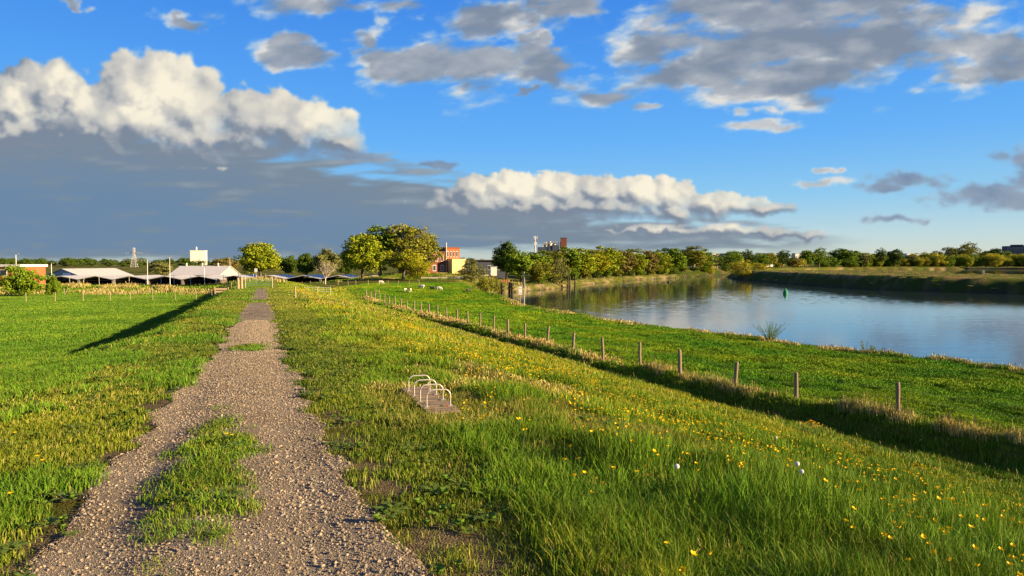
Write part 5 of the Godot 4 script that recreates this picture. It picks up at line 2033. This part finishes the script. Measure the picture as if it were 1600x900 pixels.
func river_marks() -> void:
	# board sign and tall pole on the water's edge
	var o := thing("river_sign", "white rectangular board sign on a post at the water's edge", "sign", view_point(813, 104))
	put("post", tube_mesh([Vector3(0, -0.3, 0), Vector3(0, 2.95, 0)], [0.05, 0.05], 7), mats["pale_wood"], o)
	put("board", box_mesh(Vector3(0, 2.35, 0.07), Vector3(0.50, 1.20, 0.04)), mats["white_paint"], o)
	put("cross_batten", box_mesh(Vector3(0, 2.7, 0.115), Vector3(0.5, 0.04, 0.02)), mats["galvanised_steel"], o)
	put("lower_batten", box_mesh(Vector3(0, 2.0, 0.115), Vector3(0.5, 0.04, 0.02)), mats["galvanised_steel"], o)
	o = thing("gauge_pole", "tall grey pole with a dark narrow gauge board by the river sign", "pole", view_point(819, 108))
	put("pole", tube_mesh([Vector3(0, -0.3, 0), Vector3(0.08, 3.0, 0), Vector3(-0.02, 5.3, 0)], [0.07, 0.07, 0.06], 7), mats["galvanised_steel"], o)
	put("gauge_board", box_mesh(Vector3(-0.07, 4.0, 0.12), Vector3(0.26, 2.3, 0.06)), mats["slate_cladding"], o)
	# mooring dolphins of dark timber, rusty sheet piles between
	for q in [[780, 162, 442, "dark timber mooring dolphin nearest the pasture bank", 3], [798, 176, 440, "dark timber mooring dolphin standing in the bank's water", 2], [813, 196, 441, "reddish-brown mooring pile behind the river sign", 1]]:
		var x: float = (q[0] - 800.0) / 1110.0 * q[1]
		var top: float = level_at(q[2], q[1]) - (WATER_Y - 1.5)
		o = thing("mooring_dolphin", q[3], "mooring post", Vector3(x, WATER_Y - 1.5, -q[1]))
		for i in q[4]:
			var f: float = i - (q[4] - 1) * 0.5
			put("pile", tube_mesh([Vector3(f * 0.75, 0, 0), Vector3(f * 0.55, top * rng.randf_range(0.93, 1.0), rng.randf_range(-0.2, 0.2))], [0.30, 0.27], 8), mats["dark_wood"], o)
		for y in [0.62, 0.82]:
			put("waling", box_mesh(Vector3(0, top * y, 0.32), Vector3(0.75 * q[4] + 0.2, 0.24, 0.16)), mats["dark_wood"], o)
	o = thing("sheet_pile_wall", "rusty orange sheet pile wall on the bank between the mooring dolphins", "wall", view_point(789, 186), 0.3)
	for i in 9:
		put("sheet", box_mesh(Vector3(-1.2 + i * 0.3, -0.6, 0.08 * (i % 2)), Vector3(0.29, 3.0, 0.12)), mats["rusty_sheet_pile"], o)
	# landing stage piles in front of the wooded bank
	var jd := 215.0
	o = thing("landing_stage", "old landing stage of dark piles in front of the wooded bank", "jetty", Vector3((884.0 - 800.0) / 1110.0 * jd, WATER_Y - 1.5, -jd))
	for q in [[878.0, 432.0, 0.0], [887.5, 431.5, 0.6], [891.0, 430.5, -1.2]]:
		var h: float = level_at(q[1], jd) - (WATER_Y - 1.5)
		put("pile", tube_mesh([Vector3((q[0] - 884.0) * jd / 1110.0, 0, q[2]), Vector3((q[0] - 884.0) * jd / 1110.0, h, q[2])], [0.24, 0.21], 8), mats["dark_wood"], o)
	put("beam", box_mesh(Vector3(-0.9, level_at(433.0, jd) - (WATER_Y - 1.5), 0.1), Vector3(4.2, 0.34, 0.4)), mats["dark_wood"], o)
	put("walkway", box_mesh(Vector3(-2.4, level_at(433.0, jd) - (WATER_Y - 1.5) + 0.25, -4.2), Vector3(0.9, 0.12, 8.5)), mats["dark_wood"], o)
	o = thing("single_pile", "lone dark pile in the water right of the landing stage", "mooring post", Vector3((898.5 - 800.0) / 1110.0 * 222.0, WATER_Y - 1.5, -222.0))
	put("pile", tube_mesh([Vector3.ZERO, Vector3(0, level_at(430.5, 222.0) - (WATER_Y - 1.5), 0)], [0.24, 0.2], 8), mats["dark_wood"], o)
	# buoys
	var bd := 8491.0 / (459.0 - 410.0)
	o = thing("green_buoy", "green conical buoy floating on the open river", "buoy", Vector3((1227.5 - 800.0) / 1110.0 * bd, WATER_Y, -bd))
	put("float", tube_mesh([Vector3(0, -0.4, 0), Vector3(0, 0.05, 0), Vector3(0, 0.45, 0), Vector3(0, 0.7, 0)], [0.35, 0.55, 0.58, 0.42], 14), mats["buoy_green"], o)
	put("cone", tube_mesh([Vector3(0, 0.66, 0), Vector3(0, 1.25, 0), Vector3(0, 1.42, 0)], [0.42, 0.16, 0.05], 14), mats["buoy_green"], o)
	bd = 8491.0 / (441.0 - 410.0)
	o = thing("dark_buoy", "small dark buoy far up the river near the wooded bank", "buoy", Vector3((1045.0 - 800.0) / 1110.0 * bd, WATER_Y, -bd))
	put("float", tube_mesh([Vector3(0, -0.3, 0), Vector3(0, 0.1, 0), Vector3(0, 0.35, 0)], [0.5, 0.75, 0.4], 12), mats["black_paint"], o)
	put("staff", tube_mesh([Vector3(0, 0.3, 0), Vector3(0, 1.15, 0)], [0.16, 0.06], 7), mats["black_paint"], o)
